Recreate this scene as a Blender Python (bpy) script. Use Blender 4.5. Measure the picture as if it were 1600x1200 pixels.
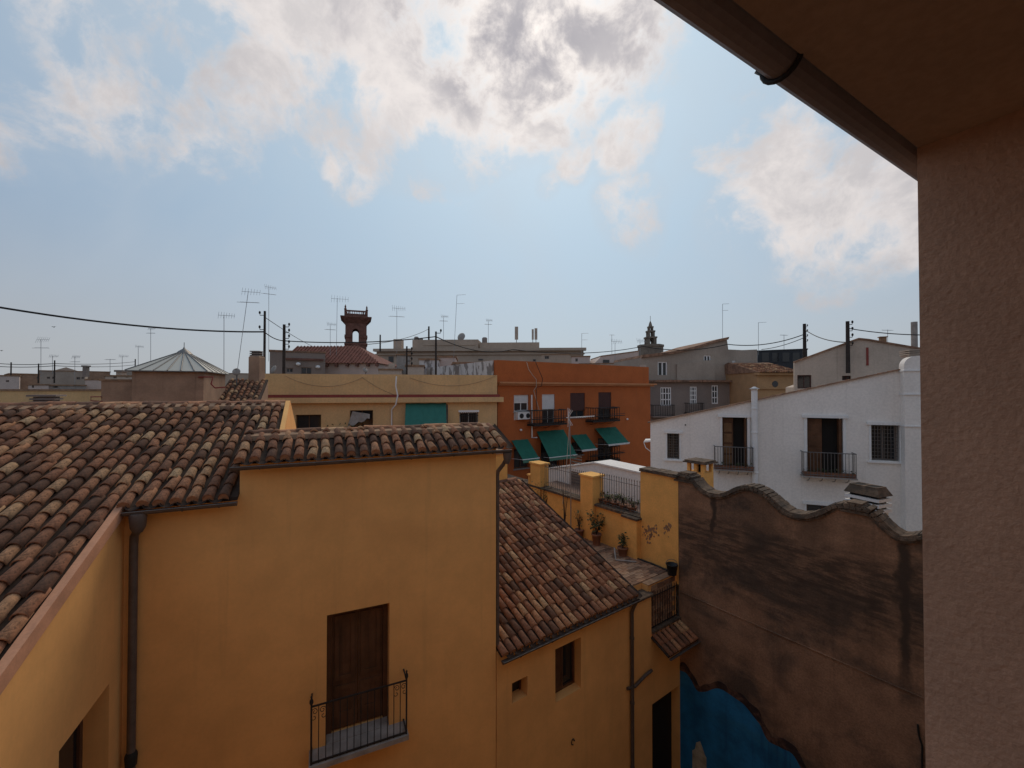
import bpy, bmesh, math, random
from mathutils import Vector, Matrix, geometry
random.seed(7)
R = math.radians
for o in list(bpy.data.objects): bpy.data.objects.remove(o)
sc = bpy.context.scene
COL = sc.collection

# ------------------------------------------------------------------ camera
E = 13.6                      # eye height above the street
FPX = 650.0                   # focal length in pixels of the 1600 px wide photograph
PITCH = 0.8
cd = bpy.data.cameras.new('camera'); cam = bpy.data.objects.new('camera', cd); COL.objects.link(cam)
cam.location = (0, 0, E); cam.rotation_euler = (R(90+PITCH), 0, 0)
cd.sensor_width = 36.0; cd.lens = 36.0*FPX/1600.0; cd.clip_start = 0.05; cd.clip_end = 6000
sc.camera = cam
sc.cycles.max_bounces = 5; sc.cycles.diffuse_bounces = 4; sc.cycles.glossy_bounces = 2
sc.render.resolution_x = 1024; sc.render.resolution_y = 768

# ------------------------------------------------------------------ exposure
sc.view_settings.view_transform = 'Standard'; sc.view_settings.look = 'None'
sc.view_settings.exposure = 0.0; sc.view_settings.gamma = 1.0
sc.view_settings.use_curve_mapping = False

# ------------------------------------------------------------------ sky
SUN_EL, SUN_AZ = 43.0, 5.0    # the sun stands ahead, behind the cloud bank
def dir_px(px, py):
    v = Vector(((px-800)/FPX, 1.0, -(py-600)/FPX))
    c, s = math.cos(R(PITCH)), math.sin(R(PITCH))
    return Vector((v.x, v.y*c - v.z*s, v.y*s + v.z*c))
w = bpy.data.worlds.new('World'); sc.world = w; w.use_nodes = True
nt = w.node_tree; N = nt.nodes; Lk = nt.links; N.clear()
def nd(t, **k):
    n = N.new(t)
    for a, b in k.items(): setattr(n, a, b)
    return n
def mth(op, a, b=None, c=None, clamp=False):
    n = nd('ShaderNodeMath', operation=op); n.use_clamp = clamp
    for i, v in enumerate((a, b, c)):
        if v is None: continue
        if isinstance(v, (int, float)): n.inputs[i].default_value = v
        else: Lk.new(v, n.inputs[i])
    return n.outputs[0]
def mrange(v, a, b, c, d, smooth=True):
    n = nd('ShaderNodeMapRange', interpolation_type='SMOOTHSTEP' if smooth else 'LINEAR')
    Lk.new(v, n.inputs[0])
    for i, q in enumerate((a, b, c, d)): n.inputs[i+1].default_value = q
    return n.outputs[0]
def mixc(f, a, b):
    n = nd('ShaderNodeMix', data_type='RGBA')
    for s, v in ((n.inputs[0], f), (n.inputs[6], a), (n.inputs[7], b)):
        if isinstance(v, (int, float)): s.default_value = v
        elif isinstance(v, tuple): s.default_value = (*v, 1)
        else: Lk.new(v, s)
    return n.outputs[2]
sky = nd('ShaderNodeTexSky', sky_type='NISHITA', sun_disc=False)
sky.sun_elevation = R(SUN_EL); sky.sun_rotation = R(SUN_AZ)
sky.air_density = 1.0; sky.dust_density = 2.2; sky.ozone_density = 1.0; sky.altitude = 20
tc = nd('ShaderNodeTexCoord'); DIR = tc.outputs['Generated']
sep = nd('ShaderNodeSeparateXYZ'); Lk.new(DIR, sep.inputs[0])
def vadd(v, off): 
    q = nd('ShaderNodeVectorMath', operation='ADD'); Lk.new(v, q.inputs[0]); q.inputs[1].default_value = off; return q.outputs[0]
def noise(scale, detail, rough, dist, vec, off=(0,0,0), col=False):
    n = nd('ShaderNodeTexNoise'); n.inputs['Scale'].default_value = scale; n.inputs['Detail'].default_value = detail
    n.inputs['Roughness'].default_value = rough; n.inputs['Distortion'].default_value = dist
    Lk.new(vadd(vec, off), n.inputs['Vector']); return n.outputs[1 if col else 0]
# a slow warp breaks up the puffs
wc = noise(2.6, 3, .55, 0, DIR, (1.3, 2.7, .4), True)
w1 = nd('ShaderNodeVectorMath', operation='SUBTRACT'); Lk.new(wc, w1.inputs[0]); w1.inputs[1].default_value = (.5,.5,.5)
w2 = nd('ShaderNodeVectorMath', operation='SCALE'); Lk.new(w1.outputs[0], w2.inputs[0]); w2.inputs['Scale'].default_value = .16
w3 = nd('ShaderNodeVectorMath', operation='ADD'); Lk.new(DIR, w3.inputs[0]); Lk.new(w2.outputs[0], w3.inputs[1])
w4 = nd('ShaderNodeVectorMath', operation='NORMALIZE'); Lk.new(w3.outputs[0], w4.inputs[0]); WD = w4.outputs[0]
sd = Vector((math.sin(R(SUN_AZ))*math.cos(R(SUN_EL)), math.cos(R(SUN_AZ))*math.cos(R(SUN_EL)), math.sin(R(SUN_EL))))
nP = noise(6.6, 9, .63, 0.0, WD, (4.1, .7, 2.2))                               # puffs
nL = noise(6.6, 9, .63, 0.0, WD, (4.1+.018*sd.x, .7+.0, 2.2+.055))               # the same puffs a little sunward
nG = noise(4.5, 4, .5, 0.3, WD, (1.1, 5.7, 3.2))                               # soft grey middles
nW = noise(2.2, 4, .55, 0.4, DIR, (9.2, 3.3, 1.1))                             # broad cover
def blobs(lst):
    acc = None
    for px, py, rad, wt in lst:
        d = nd('ShaderNodeVectorMath', operation='DOT_PRODUCT'); Lk.new(WD, d.inputs[0]); d.inputs[1].default_value = dir_px(px, py).normalized()
        m = mrange(d.outputs['Value'], math.cos(R(rad)), math.cos(R(rad*.05)), 0.0, wt)
        acc = m if acc is None else mth('MAXIMUM', acc, m)
    return acc
# where the photograph's cloud masses stand: (px, py, radius in degrees, weight)
mass = blobs([(470,20,17,.85),(640,60,17,1.0),(800,70,17,1.05),(900,40,14,.95),(740,180,11,.8),(600,200,9,.62),(650,250,6,.6),(545,275,5,.55),
              (60,30,18,.72),(230,60,16,.72),(215,170,9,.48),(360,120,10,.5),(985,230,6.5,.85),(905,258,4.5,.62),(995,328,7,.85),(1120,238,5.5,.75),(858,298,3,.55),
              (1290,200,14,.85),(1350,310,13,.9),(1210,345,10,.82),(1190,140,8,.6)])
cover = mth('MULTIPLY', mrange(nW, .47, .68, 0.0, .85), mth('MAXIMUM', mrange(sep.outputs[1], -.35, .25, 1.0, 0.0), .35))
cover = mth('MULTIPLY', cover, mrange(sep.outputs[2], .10, .45, 0.0, 1.0))
body = mth('MAXIMUM', mass, cover)
pf = mth('SUBTRACT', nP, .5)
den = mth('ADD', body, mth('MULTIPLY', pf, 2.9))
alpha = mth('MULTIPLY', mrange(den, .40, .98, 0.0, 1.0), mrange(body, .02, .35, 0.0, 1.0))
veil = mth('MULTIPLY', mrange(nW, 0.36, 0.70, 0.05, 0.42), mrange(sep.outputs[2], .04, .3, 0.0, 1.0))
veil = mth('MAXIMUM', veil, mth('MULTIPLY', mrange(body, .05, .7, 0.0, .5), mrange(nP, .3, .6, .4, 1.0)))
dp = nd('ShaderNodeVectorMath', operation='DOT_PRODUCT'); Lk.new(DIR, dp.inputs[0]); dp.inputs[1].default_value = sd
cs_ = mth('MAXIMUM', dp.outputs['Value'], 0.0)
glow = mth('POWER', cs_, 3.2); glow2 = mth('POWER', cs_, 40.0)
hz = mrange(sep.outputs[2], 0.04, 0.36, 1.0, 0.0)
SKYBASE = mixc(hz, (0.255, 0.36, 0.51), (0.425, 0.44, 0.465))
SKYBASE = mixc(mth('MULTIPLY', glow, 0.85), SKYBASE, (0.64, 0.82, 0.95))
SKYBASE = mixc(veil, SKYBASE, (0.54, 0.60, 0.665))
# cloud tone: sunward edges glow, thick middles go grey
rel = mrange(mth('SUBTRACT', nP, nL), -.12, .16, 0.0, 1.0)
cl = mixc(rel, (0.74, 0.69, 0.675), (0.45, 0.435, 0.455))
cl = mixc(mth('MULTIPLY', glow, 0.55), cl, (0.98, 0.905, 0.865))
core = blobs([(690,0,10,.8),(770,60,11,.95),(860,110,10,1.0),(935,90,8,.9),(600,20,9,.45),(1330,330,11,.35),(250,40,12,.30)])
thick = mth('MULTIPLY', mrange(mth('ADD', core, mth('MULTIPLY', mth('SUBTRACT', nG, .5), 1.6)), .18, .95, 0.0, .92), mrange(den, .5, 1.2, 0.0, 1.0))
cl = mixc(thick, cl, (0.40, 0.38, 0.415))
cl = mixc(mth('MULTIPLY', glow2, mrange(nP, .40, .62, 1.0, 0.0)), cl, (1.2, 1.1, 1.02))
bgS = nd('ShaderNodeBackground'); Lk.new(sky.outputs[0], bgS.inputs[0]); bgS.inputs[1].default_value = 0.05
bgH = nd('ShaderNodeBackground'); Lk.new(SKYBASE, bgH.inputs[0]); bgH.inputs[1].default_value = 1.0
mx0 = nd('ShaderNodeMixShader'); mx0.inputs[0].default_value = 0.90; Lk.new(bgS.outputs[0], mx0.inputs[1]); Lk.new(bgH.outputs[0], mx0.inputs[2])
bgC = nd('ShaderNodeBackground'); Lk.new(cl, bgC.inputs[0]); bgC.inputs[1].default_value = 1.0
mx = nd('ShaderNodeMixShader'); Lk.new(mth('MULTIPLY', alpha, 0.95), mx.inputs[0]); Lk.new(mx0.outputs[0], mx.inputs[1]); Lk.new(bgC.outputs[0], mx.inputs[2])
wo = nd('ShaderNodeOutputWorld'); Lk.new(mx.outputs[0], wo.inputs[0])

# ------------------------------------------------------------------ sun (veiled by cloud)
sl = bpy.data.lights.new('sun', 'SUN'); sl.energy = 1.3; sl.angle = R(32); sl.color = (1.0, 0.84, 0.64)
so = bpy.data.objects.new('sun', sl); COL.objects.link(so)
so.rotation_euler = (-sd).to_track_quat('-Z', 'Y').to_euler(); so.location = (0, 0, 60)

# ------------------------------------------------------------------ geometry helpers
CAM = Vector((0, 0, E))
class Frame:
    """vertical facade plane: a runs left to right as seen, y inward, z up from the street"""
    def __init__(s, px=None, Y=None, h=90, O=None):
        s.h = h
        s.d = Vector((math.sin(R(h)), math.cos(R(h)), 0)); s.y = Vector((-s.d.y, s.d.x, 0))
        if O is None:
            r = dir_px(px, 609); O = Vector((r.x/r.y*Y, Y, 0))
        s.O = Vector((O[0], O[1], 0)); s.rot = math.atan2(s.d.y, s.d.x)
    def hit(s, px, py, b=0.0):
        r = dir_px(px, py); t = (b + (s.O-CAM).dot(s.y))/r.dot(s.y)
        return CAM + r*t
    def az(s, px, py, b=0.0):
        p = s.hit(px, py, b); return ((p-s.O).dot(s.d), p.z)
    def a(s, px, b=0.0): return s.az(px, 609, b)[0]
    def rect(s, x0, x1, yt, yb, b=0.0):
        m = (x0+x1)/2
        return (s.a(x0, b), s.a(x1, b), s.az(m, yb, b)[1], s.az(m, yt, b)[1])
    def loc(s, p):
        q = Vector(p) - s.O; return Vector((q.dot(s.d), q.dot(s.y), p[2]))
    def wld(s, a, b, z): return s.O + s.d*a + s.y*b + Vector((0, 0, z))
def at(px, py, Y):
    r = dir_px(px, py); return CAM + r*(Y/r.y)
def on_z(px, py, z):
    r = dir_px(px, py); return CAM + r*((z-E)/r.z)
def proj(p):
    q = Vector(p) - CAM; c, s_ = math.cos(R(PITCH)), math.sin(R(PITCH))
    y = q.y*c + q.z*s_; z = -q.y*s_ + q.z*c
    if y < .05: return None
    return (800+FPX*q.x/y, 600-FPX*z/y, y)

class MB:
    def __init__(s): s.v = []; s.f = []; s.sm = []; s.col = None
    def add(s, vs, fs, smooth=False):
        n = len(s.v); s.v += [tuple(v) for v in vs]
        s.f += [tuple(i+n for i in f) for f in fs]; s.sm += [smooth]*len(fs); return s
    def box(s, x0, x1, y0, y1, z0, z1):
        if x0 > x1: x0, x1 = x1, x0
        if y0 > y1: y0, y1 = y1, y0
        if z0 > z1: z0, z1 = z1, z0
        return s.add([(x0,y0,z0),(x1,y0,z0),(x1,y1,z0),(x0,y1,z0),(x0,y0,z1),(x1,y0,z1),(x1,y1,z1),(x0,y1,z1)],
              [(0,3,2,1),(4,5,6,7),(0,1,5,4),(1,2,6,5),(2,3,7,6),(3,0,4,7)])
    def hexa(s, b, t):          # bottom 4 points ccw, top 4 points ccw
        return s.add(list(b)+list(t), [(3,2,1,0),(4,5,6,7),(0,1,5,4),(1,2,6,5),(2,3,7,6),(3,0,4,7)])
    def prism(s, outer, holes, mp, t0, t1):
        loops = [outer]+list(holes)
        tris = geometry.tessellate_polygon([[Vector((u, v, 0)) for u, v in l] for l in loops])
        flat = [p for l in loops for p in l]; n = len(flat)
        vs = [mp(u, v, t0) for u, v in flat]+[mp(u, v, t1) for u, v in flat]
        fs = [tuple(t) for t in tris]+[(t[2]+n, t[1]+n, t[0]+n) for t in tris]
        k = 0
        for l in loops:
            m = len(l)
            for i in range(m):
                a, b = k+i, k+(i+1) % m; fs.append((a, b, b+n, a+n))
            k += m
        return s.add(vs, fs)
    def wall(s, outer, holes, y0, y1):     # in (a, z), thickness along y
        return s.prism(outer, [[(h[0],h[2]),(h[1],h[2]),(h[1],h[3]),(h[0],h[3])] for h in holes], lambda u, v, t: (u, t, v), y0, y1)
    def tube(s, pts, r, seg=6, smooth=True, r2=None):
        pts = [Vector(p) for p in pts]; n = len(pts); vs = []; fs = []
        up = None
        for i, p in enumerate(pts):
            t = (pts[min(i+1, n-1)]-pts[max(i-1, 0)]).normalized()
            if up is None:
                up = Vector((0, 0, 1)) if abs(t.z) < .9 else Vector((1, 0, 0))
            x = t.cross(up)
            if x.length < 1e-4: x = t.cross(Vector((0.3, 1, 0.2)))
            x.normalize(); u = x.cross(t).normalized(); up = u
            rr = r if r2 is None else r+(r2-r)*i/max(1, n-1)
            for k in range(seg):
                an = 2*math.pi*k/seg; vs.append(p+x*(math.cos(an)*rr)+u*(math.sin(an)*rr))
        for i in range(n-1):
            for k in range(seg):
                a = i*seg+k; b = i*seg+(k+1) % seg; fs.append((a, b, b+seg, a+seg))
        s.add(vs, fs, smooth)
        s.add([vs[k] for k in range(seg)], [tuple(range(seg))[::-1]]); s.add([vs[(n-1)*seg+k] for k in range(seg)], [tuple(range(seg))])
        return s
    def lathe(s, prof, c=(0,0,0), seg=12, smooth=True, rot=0.0):
        vs = []; fs = []; m = len(prof)
        for r, z in prof:
            for k in range(seg):
                an = 2*math.pi*k/seg+rot; vs.append((c[0]+r*math.cos(an), c[1]+r*math.sin(an), c[2]+z))
        for i in range(m-1):
            for k in range(seg):
                a = i*seg+k; b = i*seg+(k+1) % seg; fs.append((a, b, b+seg, a+seg))
        s.add(vs, fs, smooth); s.add(vs[:seg], [tuple(range(seg))[::-1]]); s.add(vs[-seg:], [tuple(range(seg))]); return s
    def mesh(s, name, mat):
        me = bpy.data.meshes.new(name); me.from_pydata(s.v, [], s.f)
        bm = bmesh.new(); bm.from_mesh(me); bmesh.ops.recalc_face_normals(bm, faces=bm.faces)
        for f, q in zip(bm.faces, s.sm): f.smooth = q
        bm.to_mesh(me); bm.free()
        if s.col is not None:
            at_ = me.attributes.new('rnd', 'FLOAT', 'FACE'); at_.data.foreach_set('value', s.col)
        if mat: me.materials.append(mat)
        me.update(); return me
def obj(name, mb, mat=None, parent=None):
    me = mb.mesh(name, mat) if isinstance(mb, MB) else mb
    o = bpy.data.objects.new(name, me); COL.objects.link(o)
    if parent is not None: o.parent = parent
    return o
def tag(o, label=None, cat=None, group=None, kind=None):
    if label: o['label'] = label
    if cat: o['category'] = cat
    if group: o['group'] = group
    if kind: o['kind'] = kind
    return o
def thing(name, label, cat, fr=None, loc=None, rot=0.0, group=None):
    o = bpy.data.objects.new(name, None); COL.objects.link(o); o.empty_display_size = .2
    if fr is not None: o.location = fr.O; o.rotation_euler = (0, 0, fr.rot)
    else: o.location = loc or (0,0,0); o.rotation_euler = (0, 0, rot)
    return tag(o, label, cat, group)
def inst(name, me, parent, loc=(0,0,0), rot=(0,0,0), scale=(1,1,1)):
    o = bpy.data.objects.new(name, me); COL.objects.link(o); o.parent = parent
    o.location = loc; o.rotation_euler = rot; o.scale = scale; return o

# ------------------------------------------------------------------ materials
def material(name, col, rough=.85, var=.18, vs=2.5, bump=.25, bs=60.0, dist=.01, stain=None, samt=.5, sscale=(.8,.8,.25), sth=(.5,.72), metal=0.0, spec=.3, rnd=None, fine=0.10, streak=None, streak_amt=.0):
    m = bpy.data.materials.new(name); m.use_nodes = True; t = m.node_tree; n = t.nodes; l = t.links
    b = n['Principled BSDF']; b.inputs['Roughness'].default_value = rough; b.inputs['Metallic'].default_value = metal
    b.inputs['Specular IOR Level'].default_value = spec
    tcn = n.new('ShaderNodeTexCoord'); co = tcn.outputs['Object']
    def nz(scale, detail=4, ro=.6, map_scale=None, off=0.0, dd=0.0):
        q = n.new('ShaderNodeTexNoise'); q.inputs['Scale'].default_value = scale; q.inputs['Detail'].default_value = detail; q.inputs['Roughness'].default_value = ro; q.inputs['Distortion'].default_value = dd
        mp = n.new('ShaderNodeMapping'); mp.inputs['Location'].default_value = (off, off*.7, off*.3)
        if map_scale: mp.inputs['Scale'].default_value = map_scale
        l.new(co, mp.inputs[0]); l.new(mp.outputs[0], q.inputs['Vector']); return q.outputs[0]
    def ramp(v, lo, hi, a=0., c=1.):
        q = n.new('ShaderNodeMapRange'); q.interpolation_type = 'SMOOTHSTEP'
        l.new(v, q.inputs[0]); q.inputs[1].default_value = lo; q.inputs[2].default_value = hi; q.inputs[3].default_value = a; q.inputs[4].default_value = c; return q.outputs[0]
    def mix(f, a, c, mode='MIX'):
        q = n.new('ShaderNodeMix'); q.data_type = 'RGBA'; q.blend_type = mode
        for s_, v in ((q.inputs[0], f), (q.inputs[6], a), (q.inputs[7], c)):
            if isinstance(v, (int, float)): s_.default_value = v
            elif isinstance(v, tuple): s_.default_value = (*v, 1)
            else: l.new(v, s_)
        return q.outputs[2]
    lo = tuple(c*(1-var) for c in col); hi = tuple(min(1, c*(1+var)) for c in col)
    cur = mix(ramp(nz(vs), .3, .7), lo, hi)
    if rnd:                                   # per piece colour: list of (pos, colour)
        oi = n.new('ShaderNodeObjectInfo'); an = n.new('ShaderNodeAttribute'); an.attribute_name = 'rnd'
        ad = n.new('ShaderNodeMath'); ad.operation = 'ADD'; l.new(oi.outputs['Random'], ad.inputs[0]); l.new(an.outputs['Fac'], ad.inputs[1])
        fr = n.new('ShaderNodeMath'); fr.operation = 'FRACT'; l.new(ad.outputs[0], fr.inputs[0])
        cr = n.new('ShaderNodeValToRGB'); el = cr.color_ramp.elements
        el[0].position = rnd[0][0]; el[0].color = (*rnd[0][1], 1); el[1].position = rnd[-1][0]; el[1].color = (*rnd[-1][1], 1)
        for p, c in rnd[1:-1]:
            e = el.new(p); e.color = (*c, 1)
        l.new(fr.outputs[0], cr.inputs[0])
        cur = mix(ramp(nz(vs), .3, .7), mix(1.0, cr.outputs[0], (1-var,)*3, 'MULTIPLY'), mix(1.0, cr.outputs[0], (1+var,)*3, 'MULTIPLY'))
    if stain: cur = mix(ramp(nz(1.0, 5, .62, sscale, 3.3, .4), sth[0], sth[1], 0., samt), cur, stain)
    if streak: cur = mix(ramp(nz(1.0, 5, .6, (5.5, 5.5, .22), 9.1, .2), .54, .74, 0., streak_amt), cur, streak)
    if fine: cur = mix(ramp(nz(vs*14, 4), .35, .65, 0., 1.), mix(1.0, cur, (1-fine,)*3, 'MULTIPLY'), cur)
    l.new(cur, b.inputs['Base Color'])
    if bump:
        bn = n.new('ShaderNodeBump'); bn.inputs['Strength'].default_value = bump; bn.inputs['Distance'].default_value = dist
        l.new(nz(bs, 5, .6), bn.inputs['Height']); l.new(bn.outputs[0], b.inputs['Normal'])
    return m
def glass(name, col, rough=.08, alpha=1.0):
    m = bpy.data.materials.new(name); m.use_nodes = True; b = m.node_tree.nodes['Principled BSDF']
    b.inputs['Base Color'].default_value = (*col, 1); b.inputs['Roughness'].default_value = rough; b.inputs['Specular IOR Level'].default_value = .5
    b.inputs['Alpha'].default_value = alpha; return m

M = {}
M['yellow'] = material('yellow_plaster', (.85,.445,.155), .9, .07, 1.2, .12, 70, .006, stain=(.66,.32,.11), samt=.35, sscale=(.5,.5,.3), streak=(.56,.29,.11), streak_amt=.22, fine=.03)
M['yellow2'] = material('terrace_yellow_plaster', (.86,.45,.13), .9, .10, 1.5, .12, 70, .006, stain=(.40,.30,.20), samt=.35, sscale=(.8,.8,.5), sth=(.58,.74))
M['tile'] = material('roof_tile_clay', (.4,.2,.1), .88, .24, 9, .5, 55, .006, rnd=[(0,(.16,.082,.052)),(.2,(.22,.105,.062)),(.42,(.33,.145,.08)),(.62,(.44,.19,.10)),(.78,(.52,.245,.125)),(.9,(.58,.31,.16)),(1,(.66,.41,.22))],
      stain=(.085,.055,.038), samt=.66, sscale=(9,9,9), sth=(.52,.66), fine=.25)
M['plug'] = material('eave_mortar_clay', (.50,.235,.12), .92, .2, 8, .4, 60, .006, stain=(.2,.13,.09), samt=.5, sscale=(4,4,4))
M['mortar'] = material('ridge_mortar', (.32,.19,.115), .95, .22, 6, .6, 40, .012, stain=(.12,.09,.07), samt=.7, sscale=(2,2,2))
M['under'] = material('pan_tile_clay', (.055,.034,.025), .95, .3, 5, .4, 50, .01)
M['coping_pink'] = material('pink_coping', (.55,.27,.16), .9, .1, 3, .2, 60, .006, stain=(.3,.16,.1), samt=.5, sscale=(2,2,2))
M['zinc'] = material('brown_gutter_metal', (.135,.105,.090), .5, .15, 6, .08, 30, .003, metal=.3, spec=.4, stain=(.07,.055,.05), samt=.5, sscale=(2,2,.6))
M['door'] = material('dark_brown_wood', (.115,.052,.026), .55, .25, 3, .2, 40, .004, streak=(.05,.024,.014), streak_amt=.8)
M['iron'] = material('black_iron', (.035,.030,.028), .6, .2, 10, .1, 80, .002, metal=.2)
M['stone'] = material('grey_stone', (.34,.30,.27), .9, .15, 4, .3, 60, .005, stain=(.2,.17,.15), samt=.5, sscale=(2,2,2))
M['dark'] = material('dark_room', (.02,.017,.015), .9, .1, 2, 0)
M['glassd'] = glass('dark_window_glass', (.018,.02,.024), .06)
M['white'] = material('white_render', (.88,.815,.755), .9, .035, .8, .08, 60, .004, stain=(.74,.68,.62), samt=.35, sscale=(.5,.5,.3), streak=(.60,.55,.50), streak_amt=.28)
M['wtrim'] = material('white_trim', (.82,.80,.78), .8, .04, 3, .05, 60, .003)
M['orange'] = material('orange_render', (.46,.125,.036), .9, .09, .7, .1, 60, .005, stain=(.34,.095,.03), samt=.45, sscale=(.3,.3,.2), streak=(.30,.11,.05), streak_amt=.25)
M['orange_trim'] = material('orange_cornice', (.54,.24,.11), .9, .1, 1, .1, 60, .005)
M['cream'] = material('cream_render', (.72,.455,.215), .9, .07, .7, .1, 60, .005, stain=(.46,.32,.19), samt=.45, sscale=(.3,.3,.2), streak=(.36,.26,.17), streak_amt=.25)
M['redstripe'] = material('dark_red_band', (.26,.055,.045), .8, .1, 2, .1)
M['brownwall'] = material('old_brown_render', (.32,.180,.108), .95, .20, 1.6, .45, 28, .018, stain=(.085,.062,.048), samt=.88, sscale=(.55,.55,.8), sth=(.46,.66), streak=(.08,.055,.042), streak_amt=.28, fine=.25)
M['brownplain'] = material('brown_render', (.36,.225,.150), .93, .16, 1.2, .3, 40, .01, stain=(.20,.125,.085), samt=.6, sscale=(.6,.6,.4), streak=(.17,.11,.08), streak_amt=.4)
M['coping'] = material('lichened_coping', (.165,.11,.074), .96, .35, 7, .8, 35, .02, stain=(.085,.065,.05), samt=.8, sscale=(3,3,3), sth=(.42,.62), fine=.3)
M['loggia'] = material('beige_roughcast', (.60,.365,.245), .95, .07, 3, .6, 40, .013, stain=(.5,.3,.2), samt=.4, sscale=(1.5,1.5,1.5))
M['ownwall'] = material('own_bounce_plaster', (.46,.31,.20), .95, .07, 2, .3, 40, .01)  # unseen facade plaster, its tone set by the light it bounces into the courtyard
M['soffit'] = material('soffit_plaster', (.47,.34,.25), .95, .08, 2, .25, 30, .01, stain=(.38,.26,.18), samt=.4, sscale=(1,1,1))
M['gutter2'] = material('gutter_grey', (.30,.255,.25), .55, .1, 4, .05, 30, .003, spec=.4, stain=(.2,.17,.165), samt=.5, sscale=(1.5,1.5,1.5))
M['blue'] = material('blue_mural_paint', (.02,.17,.37), .7, .35, 1.2, .2, 30, .006, streak=(.01,.05,.14), streak_amt=.6, stain=(.03,.16,.26), samt=.5, sscale=(.5,.5,1.6))
M['muraledge'] = material('mural_rock_paint', (.12,.065,.045), .8, .5, 3.5, .3, 30, .008, stain=(.02,.016,.02), samt=.8, sscale=(2.2,2.2,2.2), sth=(.46,.58))
M['muralpale'] = material('mural_pale_paint', (.42,.38,.28), .8, .3, 4, .2)
M['paver'] = material('terrace_paver', (.3,.18,.12), .92, .2, 6, .3, 50, .004, rnd=[(0,(.15,.085,.055)),(.25,(.26,.14,.085)),(.5,(.38,.20,.115)),(.75,(.46,.27,.16)),(1,(.34,.22,.15))], stain=(.13,.10,.085), samt=.5, sscale=(1.5,1.5,1.5))
M['grey'] = material('grey_render', (.40,.325,.265), .92, .08, .5, .1, 50, .006, stain=(.30,.24,.195), samt=.5, sscale=(.25,.25,.2), streak=(.25,.2,.165), streak_amt=.3)
M['greydark'] = material('dark_grey_render', (.27,.215,.185), .92, .08, .5, .1, 50, .006, stain=(.18,.16,.15), samt=.5, sscale=(.25,.25,.2))
M['beige'] = material('beige_old_render', (.53,.43,.35), .92, .1, .6, .15, 40, .01, stain=(.36,.28,.22), samt=.6, sscale=(.35,.35,.3), streak=(.30,.24,.20), streak_amt=.35)
M['palace'] = material('pale_stone', (.48,.37,.285), .92, .08, .3, .1, 30, .01, stain=(.36,.275,.21), samt=.5, sscale=(.12,.12,.12))
M['peel'] = material('peeling_whitewash', (.62,.58,.55), .95, .1, 2, .3, 30, .01, stain=(.22,.19,.17), samt=.9, sscale=(1.6,1.6,.8), sth=(.50,.56))
M['pinkwhite'] = material('pinkish_white_render', (.60,.48,.42), .92, .06, .8, .1)
M['brick'] = material('dark_brick', (.19,.092,.07), .93, .2, 2.0, .4, 12, .03, stain=(.10,.055,.045), samt=.6, sscale=(.8,.8,.8))
M['redroof'] = material('dark_red_roof', (.20,.075,.055), .93, .25, 2.5, .5, 6, .04, stain=(.10,.05,.04), samt=.6, sscale=(.8,.8,.8))
M['tileroof'] = material('old_tile_roof', (.30,.17,.11), .93, .3, 3, .6, 8, .05, stain=(.10,.07,.055), samt=.7, sscale=(1,1,1))
M['darkclad'] = material('dark_cladding', (.035,.037,.043), .5, .15, 2, .05)
M['ochre'] = material('ochre_render', (.46,.27,.135), .92, .1, .8, .15, stain=(.32,.19,.10), samt=.5, sscale=(.4,.4,.4))
M['tower'] = material('cathedral_stone', (.22,.175,.14), .95, .2, .5, .5, 4, .08, stain=(.12,.10,.085), samt=.7, sscale=(.3,.3,.3))
M['green'] = material('green_awning_cloth', (.018,.125,.085), .8, .1, 3, .1, 100, .002, stain=(.014,.095,.07), samt=.5, sscale=(1,1,1))
M['greenlt'] = material('teal_awning_cloth', (.036,.165,.130), .8, .08, 3, .1, 100, .002)
M['valance'] = material('green_valance', (.085,.21,.155), .8, .1, 3, .1)
M['blindw'] = material('white_roller_blind', (.66,.63,.61), .7, .05, 3, .1)
M['blindb'] = material('brown_roller_blind', (.075,.030,.024), .7, .1, 3, .1)
M['shutterg'] = material('pale_shutter_wood', (.48,.45,.41), .8, .1, 3, .1)
M['metalw'] = material('white_metal', (.72,.70,.68), .5, .05, 3, .02)
M['metalg'] = material('grey_metal', (.17,.16,.155), .45, .1, 6, .05, metal=.5)
M['galv'] = material('antenna_aluminium', (.30,.30,.31), .45, .1, 6, 0, metal=.4)
M['wood'] = material('tarred_pole_wood', (.045,.035,.030), .9, .25, 4, .3, 30, .01)
M['cable'] = material('black_cable', (.018,.017,.018), .7, .1, 4, 0)
M['greenery'] = material('plant_leaves', (.060,.075,.028), .75, .35, 6, .1, rnd=[(0,(.035,.05,.018)),(.5,(.07,.085,.03)),(1,(.12,.10,.045))])
M['pot'] = material('terracotta_pot', (.27,.125,.075), .85, .15, 5, .2, stain=(.15,.08,.06), samt=.5, sscale=(3,3,3))
M['skyglass'] = glass('skylight_glass', (.46,.43,.37), .6)
M['ground'] = material('street_ground', (.10,.078,.06), .95, .2, .2, .2, 10, .02)
M['flat'] = material('roof_terrace_clay', (.24,.155,.115), .95, .2, .8, .2, 20, .02)
M['black'] = material('black_plastic', (.02,.02,.02), .5, .1, 4, 0)
# ------------------------------------------------------------------ ground
g = MB(); g.add([(-3000,-3000,0),(3000,-3000,0),(3000,3000,0),(-3000,3000,0)], [(0,1,2,3)])
tag(obj('ground', g, M['ground']), kind='structure')

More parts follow.
